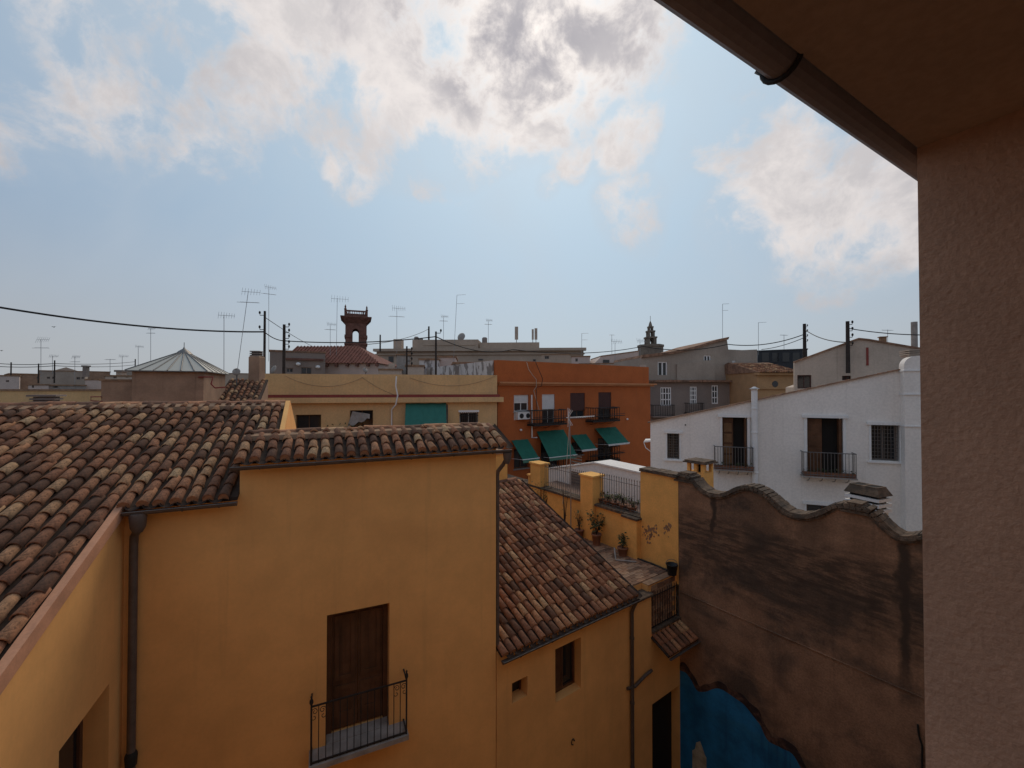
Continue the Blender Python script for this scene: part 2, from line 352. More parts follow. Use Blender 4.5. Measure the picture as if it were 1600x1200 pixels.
# ------------------------------------------------------------------ roof tiles
def tile_mesh(name, plug=False, seg=6, L=.43, r0=.084, r1=.064, th=.015, ht=1.0):
    mb = MB(); rows = []
    for (y, r, o) in ((0, r0, 0), (L, r1, 0)):
        for rr in (r, r-th):
            rows.append([(math.cos(math.pi*k/seg)*rr, y, math.sin(math.pi*k/seg)*rr*ht) for k in range(seg+1)])
    oA, iA, oB, iB = rows; n = seg+1
    vs = oA+iA+oB+iB; fs = []; sm = []
    for k in range(seg):
        fs.append((k+1, k, 2*n+k, 2*n+k+1)); fs.append((k, k+1, n+k+1, n+k))
        fs.append((n+k, n+k+1, 3*n+k+1, 3*n+k))
    mb.add(vs, fs); mb.sm = [i % 3 == 0 for i in range(len(fs))]
    if plug:
        y = .006; rr = r0-th*.5
        c = [(math.cos(math.pi*k/seg)*rr, y, math.sin(math.pi*k/seg)*rr*ht) for k in range(seg+1)]
        low = [(math.cos(math.pi*k/seg)*rr*.98, y+.01, math.sin(math.pi*k/seg)*rr*.34-.055) for k in range(seg+1)]
        mb.add(c+low, [(k, k+1, n+k+1, n+k) for k in range(seg)])
    return mb
TILE = tile_mesh('tile'); TILEP = tile_mesh('tile', True)
tile_me = TILE.mesh('tile', M['tile']); tile_me2 = tile_mesh('tile', False, r0=.088, r1=.065, ht=1.02).mesh('tile', M['tile'])
tilep_me = TILEP.mesh('tile', M['tile']); tilep_me.materials.append(M['plug'])
for p_ in list(tilep_me.polygons)[-6:]: p_.material_index = 1
def tile_roof(roof, fr, z0, pitch, cols, lo, hi, exp=.335, limit=300, lift=.045, plugfn=None, clip=None, rs=1):
    """cols: a positions; lo(a)/hi(a): inward distance of eave and ridge; z0: roof height at b=0"""
    rng = random.Random(rs); ca, sa = math.cos(pitch), math.sin(pitch)
    cand = []
    for ci, a in enumerate(cols):
        b0, b1 = lo(a), hi(a); nrow = int((b1-b0)/ca/exp)
        wob = rng.uniform(-.05, .05)
        for r in range(nrow+1):
            s = r*exp + (wob if r else 0)
            rem = (b1-b0)/ca-s
            if rem < .14: break
            b = b0+s*ca; z = z0+b*math.tan(pitch)
            if clip and not clip(a, b): continue
            p = fr.wld(a, b, z); q = proj(p)
            vis = q is not None and -40 < q[0] < 1640 and 400 < q[1] < 1260
            cand.append((0 if vis else 1, (p-CAM).length, a, b, z, r == 0, min(1.0, rem/.43)))
    cand.sort(key=lambda c: c[:2])
    rest = MB(); cols_ = []
    for i, (nv, dist, a, b, z, first, ys) in enumerate(cand):
        rx = pitch - R(rng.uniform(1.8, 3.6)); rz = R(rng.gauss(0, 2.2)); ry = R(rng.uniform(-4, 4))
        loc = Vector((a+rng.uniform(-.011, .011), b - lift*sa + (0 if first else rng.gauss(0, .014)*ca), z + lift*ca + rng.uniform(-.006, .006)))
        pl = first and (plugfn is None or plugfn(a))
        if i < limit and nv == 0:
            me = tilep_me if pl else (tile_me if rng.random() < .6 else tile_me2)
            inst('tile', me, roof, loc, (rx, ry, rz), (1, ys, 1))
        else:
            src = TILEP if pl else TILE
            mtx = Matrix.Translation(loc) @ Matrix.Rotation(rz, 4, 'Z') @ Matrix.Rotation(ry, 4, 'Y') @ Matrix.Rotation(rx, 4, 'X') @ Matrix.Diagonal((1, ys, 1, 1))
            rest.add([mtx @ Vector(v) for v in src.v], src.f); rest.sm[-len(src.f):] = src.sm
            cols_ += [rng.random()]*len(src.f)
    if rest.v:
        rest.col = cols_; o = obj('farther_tiles', rest, M['tile'], roof); tag(o, kind='stuff')
    # channels between the cover tiles
    pan = MB(); seg = 5; hw = (cols[1]-cols[0])/2
    for a in [c+hw for c in cols]:
        b0, b1 = max(lo(a-hw), lo(a+.07))-.05, hi(a-hw); ring = []
        for b in (b0, b1):
            for k in range(seg+1):
                an = math.pi*k/seg; ring.append((a-math.cos(an)*.095, b, z0+b*math.tan(pitch)+.048-math.sin(an)*.055))
        pan.add(ring, [(k, k+1, seg+2+k, seg+1+k) for k in range(seg)], True)
    tag(obj('channel_tiles', pan, M['under'], roof), kind='stuff')
def frange(a, b, s):
    out = []
    while a < b: out.append(a); a += s
    return out
def gutter(parent, p0, p1, r, mat, name='gutter', out=Vector((0,-1,0)), joints=4):
    """half-round gutter between two local points"""
    p0, p1 = Vector(p0), Vector(p1); t = (p1-p0).normalized(); n = t.cross(Vector((0,0,1))).normalized(); seg = 8
    mb = MB(); vs = []
    for p in (p0, p1):
        for rr in (r, r-.006):
            vs += [p + n*(math.cos(math.pi+math.pi*k/seg)*rr) + Vector((0,0,1))*(math.sin(math.pi+math.pi*k/seg)*rr) for k in range(seg+1)]
    m = seg+1; fs = []
    for k in range(seg):
        fs += [(k, k+1, 2*m+k+1, 2*m+k), (m+k, m+k+1, 3*m+k+1, 3*m+k), (k, k+1, m+k+1, m+k), (2*m+k, 2*m+k+1, 3*m+k+1, 3*m+k)]
    fs += [(0, m, 3*m, 2*m), (seg, m+seg, 3*m+seg, 2*m+seg)]
    mb.add(vs, fs, False)
    mb.tube([p0+n*r+Vector((0,0,.004)), p1+n*r+Vector((0,0,.004))], .011, 6); 
    mb.add([p0+n*(math.cos(math.pi+math.pi*k/seg)*r)+Vector((0,0,math.sin(math.pi+math.pi*k/seg)*r)) for k in range(seg+1)], [tuple(range(seg+1))])
    mb.add([p1+n*(math.cos(math.pi+math.pi*k/seg)*r)+Vector((0,0,math.sin(math.pi+math.pi*k/seg)*r)) for k in range(seg+1)], [tuple(range(seg+1))])
    o = obj(name, mb, mat, parent)
    for i in range(joints):
        c = p0.lerp(p1, (i+.5)/joints); jb = MB()
        jb.tube([c + n*(math.cos(math.pi+math.pi*k/seg)*(r+.004)) + Vector((0,0,math.sin(math.pi+math.pi*k/seg)*(r+.004))) for k in range(seg+1)], .009, 5)
        obj('bracket', jb, mat, o)
    return o

# ------------------------------------------------------------------ building blocks of facades
def window(parent, r, depth=.16, fmat=None, pmat=None, nx=2, ny=1, fw=.07, mw=.045, sill=True, smat=None, name='window'):
    a0, a1, z0, z1 = r; mb = MB(); y0, y1 = depth-.06, depth
    mb.box(a0-.01, a0+fw, y0, y1, z0, z1); mb.box(a1-fw, a1+.01, y0, y1, z0, z1)
    mb.box(a0+fw, a1-fw, y0, y1, z0, z0+fw); mb.box(a0+fw, a1-fw, y0, y1, z1-fw, z1)
    for i in range(1, nx):
        a = a0+(a1-a0)*i/nx; mb.box(a-mw/2, a+mw/2, y0, y1-.005, z0+fw, z1-fw)
    for i in range(1, ny):
        z = z0+(z1-z0)*i/ny; mb.box(a0+fw, a1-fw, y0+.006, y1-.012, z-mw/2, z+mw/2)
    o = obj(name, mb, fmat or M['wtrim'], parent)
    obj('pane', MB().box(a0+fw*.5, a1-fw*.5, y1-.03, y1-.02, z0+fw*.5, z1-fw*.5), pmat or M['glassd'], o)
    if sill: obj('sill', MB().box(a0-.06, a1+.06, -.06, depth-.061, z0-.06, z0+.004), smat or M['stone'], o)
    return o
def blind(parent, r, depth=.08, mat=None, n=12, name='roller_blind'):
    a0, a1, z0, z1 = r; mb = MB(); h = (z1-z0)/n
    for i in range(n): mb.hexa([(a0,depth,z0+i*h),(a1,depth,z0+i*h),(a1,depth+.03,z0+i*h),(a0,depth+.03,z0+i*h)], [(a0,depth+.014,z0+i*h+h*.97),(a1,depth+.014,z0+i*h+h*.97),(a1,depth+.03,z0+i*h+h*.97),(a0,depth+.03,z0+i*h+h*.97)])
    return obj(name, mb, mat or M['blindw'], parent)
def balcony(parent, a0, a1, zf, h, proj_, nbar, mat, smat, sth=.10, r=.012, name='balcony', side=3, brackets=0, slab=True):
    mb = MB()
    if slab: mb.box(a0-.03, a1+.03, -proj_-.03, .0, zf-sth, zf)
    else: mb.box(a0, a1, -proj_, 0, zf-.03, zf)
    o = obj(name, mb, smat, parent)
    y = -proj_+.02
    for z in (zf+.07, zf+h):
        rl = MB()
        rr = r*1.2 if z < zf+.2 else r*1.7
        rl.tube([(a0, y, z), (a1, y, z)], rr, 6); rl.tube([(a0, y, z), (a0, 0.01, z)], rr, 6); rl.tube([(a1, y, z), (a1, 0.01, z)], rr, 6)
        obj('handrail' if z > zf+.2 else 'bottom_rail', rl, mat, o)
    bm_ = MB().tube([(0,0,0), (0,0,h-.005)], r, 5).mesh('bar', mat)
    for i in range(nbar+1):
        inst('bar', bm_, o, (a0+(a1-a0)*i/nbar, y, zf))
    for k in range(1, side+1):
        for a in (a0, a1): inst('bar', bm_, o, (a, y+(proj_-.02)*k/(side+1), zf))
    for i in range(brackets):
        a = a0+(a1-a0)*(i+.5)/brackets
        obj('bracket', MB().tube([(a, -proj_+.04, zf-sth), (a, -proj_*.5, zf-sth-.14), (a, .01, zf-sth-.20)], .014, 5), mat, o)
    return o
def railing_bars(parent, F, a0, a1, b, z0, z1, n, mat, spear=True, r=.011, mid=None):
    o = obj('railing', MB().tube([(a0,b,z1-.12),(a1,b,z1-.12)], .013, 6).tube([(a0,b,z0+.06),(a1,b,z0+.06)], .013, 6), mat, parent)
    mb = MB().tube([(0,0,0),(0,0,z1-z0)], r, 5)
    if spear: mb.lathe([(r,z1-z0-.005),(r*2,z1-z0+.025),(.002,z1-z0+.085)], seg=5)
    me = mb.mesh('bar', mat)
    for i in range(n+1): inst('bar', me, o, (a0+(a1-a0)*i/n, b, z0))
    return o
def pipe(parent, pts, r, mat, name='downpipe', collars=3, seg=10):
    o = obj(name, MB().tube(pts, r, seg), mat, parent)
    a, b = Vector(pts[-2]), Vector(pts[-1])
    for i in range(collars):
        c = a.lerp(b, (i+.4)/collars); d = (b-a).normalized()
        obj('collar', MB().tube([c-d*.03, c+d*.03], r+.012, seg), mat, o)
    return o

# ================================================================== YELLOW HOUSE
F1 = Frame(562, 8.09, 66.0)
C0 = F1.hit(195, 788); F1 = Frame(O=(C0.x, C0.y), h=66.0)
aS = F1.a(376); aR = F1.a(775)                      # step between the two eaves, right corner
zE1 = F1.az(285, 779)[1]; zE2 = F1.az(575, 706)[1]
PIT = R(20.2); TP = math.tan(PIT)
print('F1', aS, aR, zE1, zE2)
house = thing('yellow_house', 'ochre yellow plastered house with a long clay tile roof and a balcony door', 'house', F1)
zr = lambda b: zE1 + .03 + b*TP
RID = 3.80; WL = -9.5; WF = -6.0
door = F1.rect(513, 610, 951.5, 1148)
walls = MB()
walls.wall([(0,0),(aR,0),(aR,zE2-.03),(aS,zE2-.03),(aS,zE1-.02),(0,zE1-.02)], [door], 0, .38)
# side wall of the wing, plane a = 0 looking right
GW = []
def ghit(px, py):
    r = dir_px(px, py); d = F1.d; t = (F1.O-CAM).dot(d)/r.dot(d); p = CAM+r*t; return ((p-F1.O).dot(F1.y), p.z)
b1, zt1 = ghit(171, 1065); b2, zt2 = ghit(92, 1177); zg = (zt1+zt2)/2
gwin = [(b2, zg-1.5), (b1, zg-1.5), (b1, zg), (b2, zg)]
print('Gwin', b1, b2, zt1, zt2)
walls.prism([(WF,0),(0,0),(0,zr(0)-.06),(WF,zr(WF)-.06)], [gwin], lambda u, v, t: (t, u, v), 0, -.34)
walls.prism([(WF,0),(2*RID,0),(2*RID,zr(0)-.06),(RID,zr(RID)-.06),(WF,zr(WF)-.06)], [], lambda u, v, t: (t, u, v), -.34, WL)
walls.prism([(.38,0),(2*RID,0),(2*RID,zr(0)-.06),(RID,zr(RID)-.06),(.38,zr(.38)-.06)], [], lambda u, v, t: (t, u, v), -.34, aS)
# gable that rises over the lower eave
walls.prism([(.9,zE2-.6),(2*RID,zr(0)-.6),(2*RID,zr(0)+.10),(RID+.02,zr(RID)+.10),(RID-.05,zr(RID)+.09),(.9,zr(.9)+.0)], [], lambda u, v, t: (t, u, v), aS+.40, aS+.50)
D2 = 1.9
walls.box(aS, aR, .38, D2, 0, zE2-.03)
walls.box(aS+.2, aR, D2, 8.2, 0, zE2-3.0)
obj('wall', walls, M['yellow'], house)
# --- long roof
dk = MB()
dk.prism([(WF-.2,zr(WF-.2)-.06),(RID,zr(RID)-.06),(RID,zr(RID)),(WF-.2,zr(WF-.2))], [], lambda u, v, t: (t, u, v), WL, -.02)
dk.prism([(-.14,zr(-.14)-.06),(RID,zr(RID)-.06),(RID,zr(RID)),(-.14,zr(-.14))], [], lambda u, v, t: (t, u, v), -.02, aS-.01)
dk.prism([(RID,zr(RID)-.06),(2*RID+.2,zr(-.2)-.06),(2*RID+.2,zr(-.2)),(RID,zr(RID))], [], lambda u, v, t: (t, u, v), WL, aS+.40)
dk.prism([(.92,zr(.92)-.06),(RID,zr(RID)-.06),(RID,zr(RID)),(.92,zr(.92))], [], lambda u, v, t: (t, u, v), aS-.01, aS+.40)
roof1 = obj('roof', dk, M['under'], house)
SP = .217
cols = [-.155-SP*i for i in range(int(-WL/SP)-1)][::-1]+[-.155+SP*i for i in range(1, int((aS+.46)/SP)+1)]
tile_roof(roof1, F1, zr(0), PIT, cols, lambda a: (1.0 if a > aS-.03 else (-.20 if a > -.05 else WF+.05)), lambda a: RID-.02, plugfn=lambda a: True, clip=None)
rg = MB().tube([(WL, RID, zr(RID)-.05), (aS+.39, RID, zr(RID)-.05)], .11, 8)
rg.prism([(RID-.34,zr(RID-.34)+.02),(RID,zr(RID)),(RID,zr(RID)+.075),(RID-.30,zr(RID-.30)+.10)], [], lambda u, v, t: (t, u, v), WL, aS+.39)
obj('ridge_mortar', rg, M['mortar'], roof1)
rt = MB(); seg = 6
rt.add([(math.cos(math.pi*k/seg)*.12, y, math.sin(math.pi*k/seg)*.10) for y in (0,.46) for k in range(seg+1)], [(k,k+1,seg+2+k,seg+1+k) for k in range(seg)], True)
rt.add([(math.cos(math.pi*k/seg)*rr, 0, math.sin(math.pi*k/seg)*rr*.83) for rr in (.12,.10) for k in range(seg+1)], [(k,k+1,seg+2+k,seg+1+k) for k in range(seg)])
ridge_me = rt.mesh('ridge_tile', M['tile'])
rng = random.Random(5)
a = aS+.38
while a > WL+.5:
    inst('ridge_tile', ridge_me, roof1, (a, RID+.03, zr(RID)+.015+rng.uniform(-.012,.012)), (R(rng.uniform(-2,2)), 0, math.pi/2+R(rng.uniform(-3,3)))); a -= .41
# pink coping down the rake of the wing
cp = MB().prism([(WF-.2,zr(WF-.2)-.15),(-.05,zr(-.05)-.15),(-.05,zr(-.05)+.04),(WF-.2,zr(WF-.2)+.04)], [], lambda u, v, t: (t, u, v), -.05, .045)
obj('rake_coping', cp, M['coping_pink'], house)
# --- short raised roof
zr2 = lambda b: zE2 + .02 + b*TP
RD2 = .86
dk = MB()
dk.prism([(-.12,zr2(-.12)-.05),(RD2,zr2(RD2)-.05),(RD2,zr2(RD2)),(-.12,zr2(-.12))], [], lambda u, v, t: (t, u, v), aS-.06, aR+.12)
dk.prism([(RD2,zr2(RD2)-.05),(D2+.1,zr2(RD2)-.42),(D2+.1,zr2(RD2)-.37),(RD2,zr2(RD2))], [], lambda u, v, t: (t, u, v), aS-.06, aR+.12)
dk.prism([(0,zE2-.04),(D2,zE2-.04),(D2,zr2(RD2)-.44),(RD2,zr2(RD2)-.05),(0,zr2(0)-.05)], [], lambda u, v, t: (t, u, v), aS+.02, aR-.01)
roof2 = obj('roof', dk, M['under'], house)
SP2 = (aR+.10-aS-.02)/22
tile_roof(roof2, F1, zr2(0), PIT, [aS+.03+SP2*i for i in range(23)], lambda a: -.19, lambda a: RD2+.02, plugfn=lambda a: True, rs=3)
obj('ridge_mortar', MB().prism([(RD2-.30,zr2(RD2-.30)+.02),(RD2+.15,zr2(RD2)-.04),(RD2+.12,zr2(RD2)+.07),(RD2-.26,zr2(RD2-.26)+.10)], [], lambda u, v, t: (t, u, v), aS-.04, aR+.10), M['mortar'], roof2)
a = aS+.42
while a < aR+.2:
    inst('ridge_tile', ridge_me, roof2, (a, RD2-.0, zr2(RD2)+.035+rng.uniform(-.012,.012)), (R(rng.uniform(-2,2)), 0, math.pi/2+R(rng.uniform(-3,3))), (.62,1,.62)); a += .43
# gutters and pipes
gz = zr(-.2)-.045
gutter(house, (.06,-.235,gz), (aS+.0,-.235,gz+.0), .062, M['zinc'], joints=3)
gz2 = zr2(-.2)-.045
gutter(house, (aS-.10,-.235,gz2), (aR+.26,-.235,gz2), .062, M['zinc'], joints=6)
pipe(house, [(.24,-.22,gz-.05),(.24,-.20,gz-.20),(.20,-.13,gz-.34),(.15,-.085,gz-.42),(.145,-.085,gz-.6),(.145,-.085,3.2),(.145,-.085,.1)], .056, M['zinc'], collars=3)
obj('pipe_funnel', MB().lathe([(.062,-.30),(.10,-.22),(.115,-.05),(.105,.0)], (.24,-.225,gz-.03), 12), M['zinc'], house)
obj('pipe_shoe', MB().lathe([(.075,-.06),(.085,.10),(.06,.16)], (.145,-.085,F1.az(203,1185)[1]), 10), M['black'], house)
pipe(house, [(aR+.17,-.235,gz2-.05),(aR+.17,-.22,gz2-.17),(aR+.13,-.10,gz2-.34),(aR+.06,.03,gz2-.50),(aR+.055,.06,gz2-.62),(aR+.055,.06,F1.az(775,1010)[1])], .045, M['zinc'], collars=0)
obj('pipe_funnel', MB().lathe([(.046,-.26),(.085,-.15),(.10,-.02)], (aR+.17,-.235,gz2-.04), 10), M['zinc'], house)
# balcony door
a0, a1, z0, z1 = door
dr = obj('balcony_door', MB().box(a0, a0+.09, .24, .34, z0, z1).box(a1-.09, a1, .24, .34, z0, z1).box(a0+.09, a1-.09, .24, .34, z1-.10, z1), M['door'], house)
for s in (0, 1):
    l0 = a0+.09+s*((a1-a0)/2-.09); l1 = l0+(a1-a0)/2-.09
    lf = MB().box(l0+.005, l1-.005, .285, .335, z0+.03, z1-.10)
    leaf = obj('door_leaf', lf, M['door'], dr)
    for (u0, u1) in ((.10, .38), (.42, 1.0)):
        h = z1-z0-.2; pz0, pz1 = z0+.04+h*u0, z0+.02+h*u1
        fm = MB().box(l0+.05, l0+.13, .262, .284, pz0, pz1).box(l1-.13, l1-.05, .262, .284, pz0, pz1).box(l0+.13, l1-.13, .262, .284, pz0, pz0+.09).box(l0+.13, l1-.13, .262, .284, pz1-.09, pz1)
        obj('door_panel', fm, M['door'], leaf)
# balcony
zf = z0
def solve_b(px, py, z):
    p = on_z(px, py, z); return F1.loc(p)
pl = solve_b(486, 1195, zf); pr = solve_b(635, 1147, zf); print('balc', pl, pr, door)
bp = -(pl.y+pr.y)/2; bp = max(.18, min(.6, bp)); ba0, ba1 = F1.az(486,1195,-bp)[0], F1.az(635,1147,-bp)[0]
bal = obj('balcony', MB().box(ba0-.04, ba1+.04, -bp-.05, 0, zf-.09, zf+.0).box(a0,a1,0,.24,zf-.05,zf+.012), M['stone'], house)
bh = F1.az(560, 1084, -bp)[1]-zf; print('bal h', bh, bp)
y = -bp
for z in (zf+.03, zf+bh):
    rl = MB(); rl.box(ba0, ba1, y-.012, y+.012, z-.012, z+.012)
    for q in (ba0, ba1): rl.box(q-.012, q+.012, y+.012, 0, z-.012, z+.012)
    obj('handrail' if z > zf+.2 else 'bottom_rail', rl, M['iron'], bal)
bar = MB().tube([(0,0,0),(0,0,bh)], .0085, 6).mesh('bar', M['iron'])
nb = 14
for i in range(1, nb): inst('bar', bar, bal, (ba0+(ba1-ba0)*i/nb, y, zf))
post = MB().tube([(0,0,-.03),(0,0,bh+.05)], .016, 8).lathe([(.018,bh+.03),(.034,bh+.07),(.030,bh+.11),(.012,bh+.15),(.02,bh+.175),(.003,bh+.2)], seg=8).mesh('post', M['iron'])
for q in (ba0, ba1): inst('post', post, bal, (q, y, zf))
def scroll(s):
    pts = []
    for i in range(26):
        t = i/25*2*math.pi*1.25; r_ = .055*(1-i/34)
        pts.append((s*(.055-math.cos(t)*r_), 0, bh-.10+math.sin(t)*r_*1.1))
    for i in range(1, 18):
        t = i/17*2*math.pi*.8; r_ = .045*(1-i/30)
        pts.insert(0, (s*(.045-math.cos(t)*r_)*.9, 0, bh-.205-math.sin(t)*r_))
    return MB().tube(pts, .006, 5).mesh('scroll', M['iron'])
s1, s2 = scroll(1), scroll(-1)
for i in (0, 1, 12, 13):
    inst('scroll', s1 if i % 2 == 0 else s2, bal, (ba0+(ba1-ba0)*(i+(0 if i % 2 == 0 else 1))/nb, y, zf))
# window in the wing wall
gw = obj('window', MB().box(-.34,-.29,b2,b2+.08,zg-1.5,zg).box(-.34,-.29,b1-.08,b1,zg-1.5,zg).box(-.34,-.29,b2+.08,b1-.08,zg-.08,zg).box(-.34,-.29,(b1+b2)/2-.03,(b1+b2)/2+.03,zg-1.5,zg-.08), M['door'], house)
obj('pane', MB().box(-.338,-.325,b2+.05,b1-.05,zg-1.5,zg-.04), M['glassd'], gw)
# louvred vent on the ridge
vq = F1.loc(F1.hit(71, 631, RID+.35))
vb = MB().box(vq.x-.22, vq.x+.22, vq.y-.15, vq.y+.25, zr(RID)-.3, zr(RID)+.02)
for k in range(3): vb.box(vq.x-.20, vq.x+.20, vq.y-.13, vq.y+.22, zr(RID)+.02+k*.07, zr(RID)+.06+k*.07); vb.box(vq.x-.16, vq.x+.16, vq.y-.09, vq.y+.18, zr(RID)+.06+k*.07, zr(RID)+.09+k*.07)
vb.box(vq.x-.24, vq.x+.24, vq.y-.16, vq.y+.26, zr(RID)+.235, zr(RID)+.275)
obj('roof_vent', vb, M['greydark'], house)

# ================================================================== LOW YELLOW ANNEX WITH ROOF TERRACE
pR = F1.wld(aR, 0, 0)
F2 = Frame(O=(pR.x, pR.y), h=54.5)
zA = (F2.az(785,1014)[1]+F2.az(980,929)[1])/2; aP = F2.a(984); aQ = F2.a(1016); aK = F2.a(1060)
print('F2', zA, F2.az(785,1014)[1], F2.az(980,929)[1], aP, aQ, aK)
annex = thing('yellow_annex', 'low ochre yellow house with a sloping clay tile roof beside a railed roof terrace', 'house', F2)
w1 = F2.rect(867, 907, 1005.5, 1087); w2 = F2.rect(800, 824, 1062, 1093)
TZ = E-5.85; LZ = E-7.15
P2 = R(21.9); T2 = math.tan(P2); za = lambda b: zA + .02 + b*T2
RB2 = 5.45
dA = F2.rect(1015, 1059, 1088, 1340)
wl = MB()
wl.wall([(0.02,0),(aP,0),(aP,zA-.02),(0.02,zA-.02)], [w1, w2], 0.0, .34)
wl.wall([(aP,0),(aK,0),(aK,LZ-.06),(aQ,LZ-.06),(aQ,TZ-.25),(aP,TZ-.25)], [(aQ+.02, aK-.02, .02, dA[3])], 0.0, .34)
wl.prism([(.34,0),(RB2*2,0),(RB2*2,za(0)-.06),(RB2,za(RB2)-.06),(.34,za(.34)-.06)], [], lambda u, v, t: (t, u, v), .02, aP-.02)
wl.box(aP-.02, aQ, .34, 9.4, 0, TZ-.02)
wl.box(aQ, aK, .34, 9.4, 0, TZ-.02)
wl.box(aQ, aK, .13, .338, LZ-.055, TZ-.025)
obj('wall', wl, M['yellow'], annex)
obj('dark_doorway', MB().box(aQ+.02, aK-.02, .30, .338, .02, dA[3]), M['dark'], annex)
dk = MB()
dk.prism([(-.12,za(-.12)-.06),(RB2,za(RB2)-.06),(RB2,za(RB2)),(-.12,za(-.12))], [], lambda u, v, t: (t, u, v), .06, aP+.06)
dk.prism([(RB2,za(RB2)-.06),(2*RB2,za(0)-.06),(2*RB2,za(0)),(RB2,za(RB2))], [], lambda u, v, t: (t, u, v), .06, aP+.06)
roof3 = obj('roof', dk, M['under'], annex)
tile_roof(roof3, F2, za(0), P2, [.12+.213*i for i in range(int((aP)/.213)+1)], lambda a: -.19, lambda a: RB2-.02, rs=9)
a = .3
while a < aP+.2:
    inst('ridge_tile', ridge_me, roof3, (a, RB2, za(RB2)+.06+rng.uniform(-.012,.012)), (0, 0, math.pi/2+R(rng.uniform(-3,3)))); a += .42
g3 = za(-.2)-.045
gutter(annex, (.02,-.235,g3), (aP+.10,-.235,g3), .058, M['zinc'], joints=5)
pipe(annex, [(aP-.02,-.22,g3-.04),(aP-.03,-.12,g3-.25),(aP-.03,-.07,g3-.4),(aP-.03,-.07,.1)], .05, M['zinc'], collars=4)
# side pipe that joins the downpipe
sp = [F2.az(1018,1047,-.05), F2.az(1008,1055,-.05), F2.az(992,1072,-.05), F2.az(980,1076,-.05)]
obj('branch_pipe', MB().tube([(u,-.06,v) for u, v in sp], .042, 8), M['zinc'], annex)
# windows
wn = obj('window', MB().box(w1[0],w1[0]+.06,.24,.31,w1[2],w1[3]).box(w1[1]-.06,w1[1],.24,.31,w1[2],w1[3]).box(w1[0]+.06,w1[1]-.06,.24,.31,w1[3]-.07,w1[3]).box(w1[0]+.06,w1[1]-.06,.24,.31,w1[2],w1[2]+.07).box((w1[0]+w1[1])/2-.03,(w1[0]+w1[1])/2+.03,.24,.31,w1[2]+.07,w1[3]-.07), M['door'], annex)
obj('pane', MB().box(w1[0]+.03,w1[1]-.03,.29,.30,w1[2]+.03,w1[3]-.03), M['glassd'], wn)
obj('shutter', MB().box(w1[0]+.07,w1[0]+.36,.20,.235,w1[2]+.05,w1[3]-.08), M['door'], wn)
wn = obj('window', MB().box(w2[0],w2[0]+.04,.25,.31,w2[2],w2[3]).box(w2[1]-.04,w2[1],.25,.31,w2[2],w2[3]).box(w2[0]+.04,w2[1]-.04,.25,.31,w2[3]-.04,w2[3]), M['door'], annex)
obj('pane', MB().box(w2[0]+.02,w2[1]-.02,.295,.305,w2[2],w2[3]-.02), M['glassd'], wn)
q = F2.az(894,1158); obj('wall_hook', MB().tube([(q[0]+math.cos(t)*.05,-.03,q[1]+math.sin(t)*.07) for t in [i*.45 for i in range(12)]], .012, 5).tube([(q[0]+.05,.0,q[1]),(q[0]+.05,-.03,q[1])], .012, 5), M['iron'], annex)
# terrace floor with clay pavers
fl = MB().box(aP-.01, aK+.02, .345, 9.4, TZ-.02, TZ).box(aQ+.003, aK+.018, .10, .344, TZ-.022, TZ-.002)
floor = obj('terrace_floor', fl, M['mortar'], annex)
pm = MB().box(-.145,.145,-.07,.07,0,.022).mesh('paver', M['paver'])
k = 0; extra = MB(); ecol = []
for j in range(60):
    for i in range(-1, 40):
        a = aP+.10+i*.305+(j % 2)*.15; b = 0.42+j*.152
        if a < aP+.12 or a > aK+2: continue
        WLa = aK - (b)*math.tan(R(0.5))
        if a > WLa-.14 or b > 9.0: continue
        zz = TZ
        pp = proj(F2.wld(a, b, zz))
        if pp and 905 < pp[0] < 1075 and pp[1] > 820 and k < 300:
            inst('paver', pm, floor, (a, b, zz-.004+random.uniform(0,.006)), (0, 0, R(random.uniform(-1.5,1.5)))); k += 1
        else:
            extra.box(a-.145,a+.145,b-.07,b+.07,zz,zz+.018); ecol += [random.random()]*6
print('pavers', k)
if extra.v: extra.col = ecol; tag(obj('farther_pavers', extra, M['paver'], floor), kind='stuff')
for j in range(8):
    for i in range(7):
        a = aQ+.16+i*.305+(j % 2)*.15
        if a+.146 < aK: inst('paver', pm, floor, (a, .128, LZ+.08+j*.152), (R(90),0,R(random.uniform(-1,1))))
# iron railing over the landing
rr = railing_bars(annex, F2, aQ+.06, aK-.04, .08, LZ-.05, E-6.11, 11, M['iron'], spear=False, r=.010)
obj('landing_coping', MB().box(aQ, aK-.01, -.05, .30, LZ-.09, LZ-.03), M['coping'], annex)
obj('terrace_edge', MB().box(aP+.08, aQ+.04, -.06, .36, TZ-.26, TZ-.20), M['coping'], annex)
# little tile canopy below it
cz = F2.az(1046, 1000, -.3)[1]
can = obj('tile_canopy', MB().prism([(-.58,cz-.22),(0,cz+.06),(0,cz+.11),(-.58,cz-.17)], [], lambda u, v, t: (t, u, v), aQ-.02, aK+.12), M['under'], annex)
for i in range(7):
    for r_ in range(2):
        inst('tile', tile_me if r_ else tilep_me, can, (aQ+.10+i*.213, -.62+r_*.30, cz-.16+r_*.145), (R(26), 0, R(random.uniform(-2,2))))
gutter(annex, (aQ-.04,-.66,cz-.20), (aK+.12,-.66,cz-.20), .045, M['zinc'], joints=2)
# pier seen over the top of the tile roof
q0, q1 = F2.loc(at(768, 703, 15.6)), F2.loc(at(805, 703, 15.6))
zt = at(790, 707, 15.6).z
pb = obj('rooftop_pier', MB().box(q0.x, q1.x+.0, q0.y+.0, q0.y+1.0, 3, zt-.08), M['yellow2'], annex)
obj('pier_cap', MB().box(q0.x-.05, q1.x+.07, q0.y-.08, q0.y+1.08, zt-.08, zt), M['mortar'], pb)
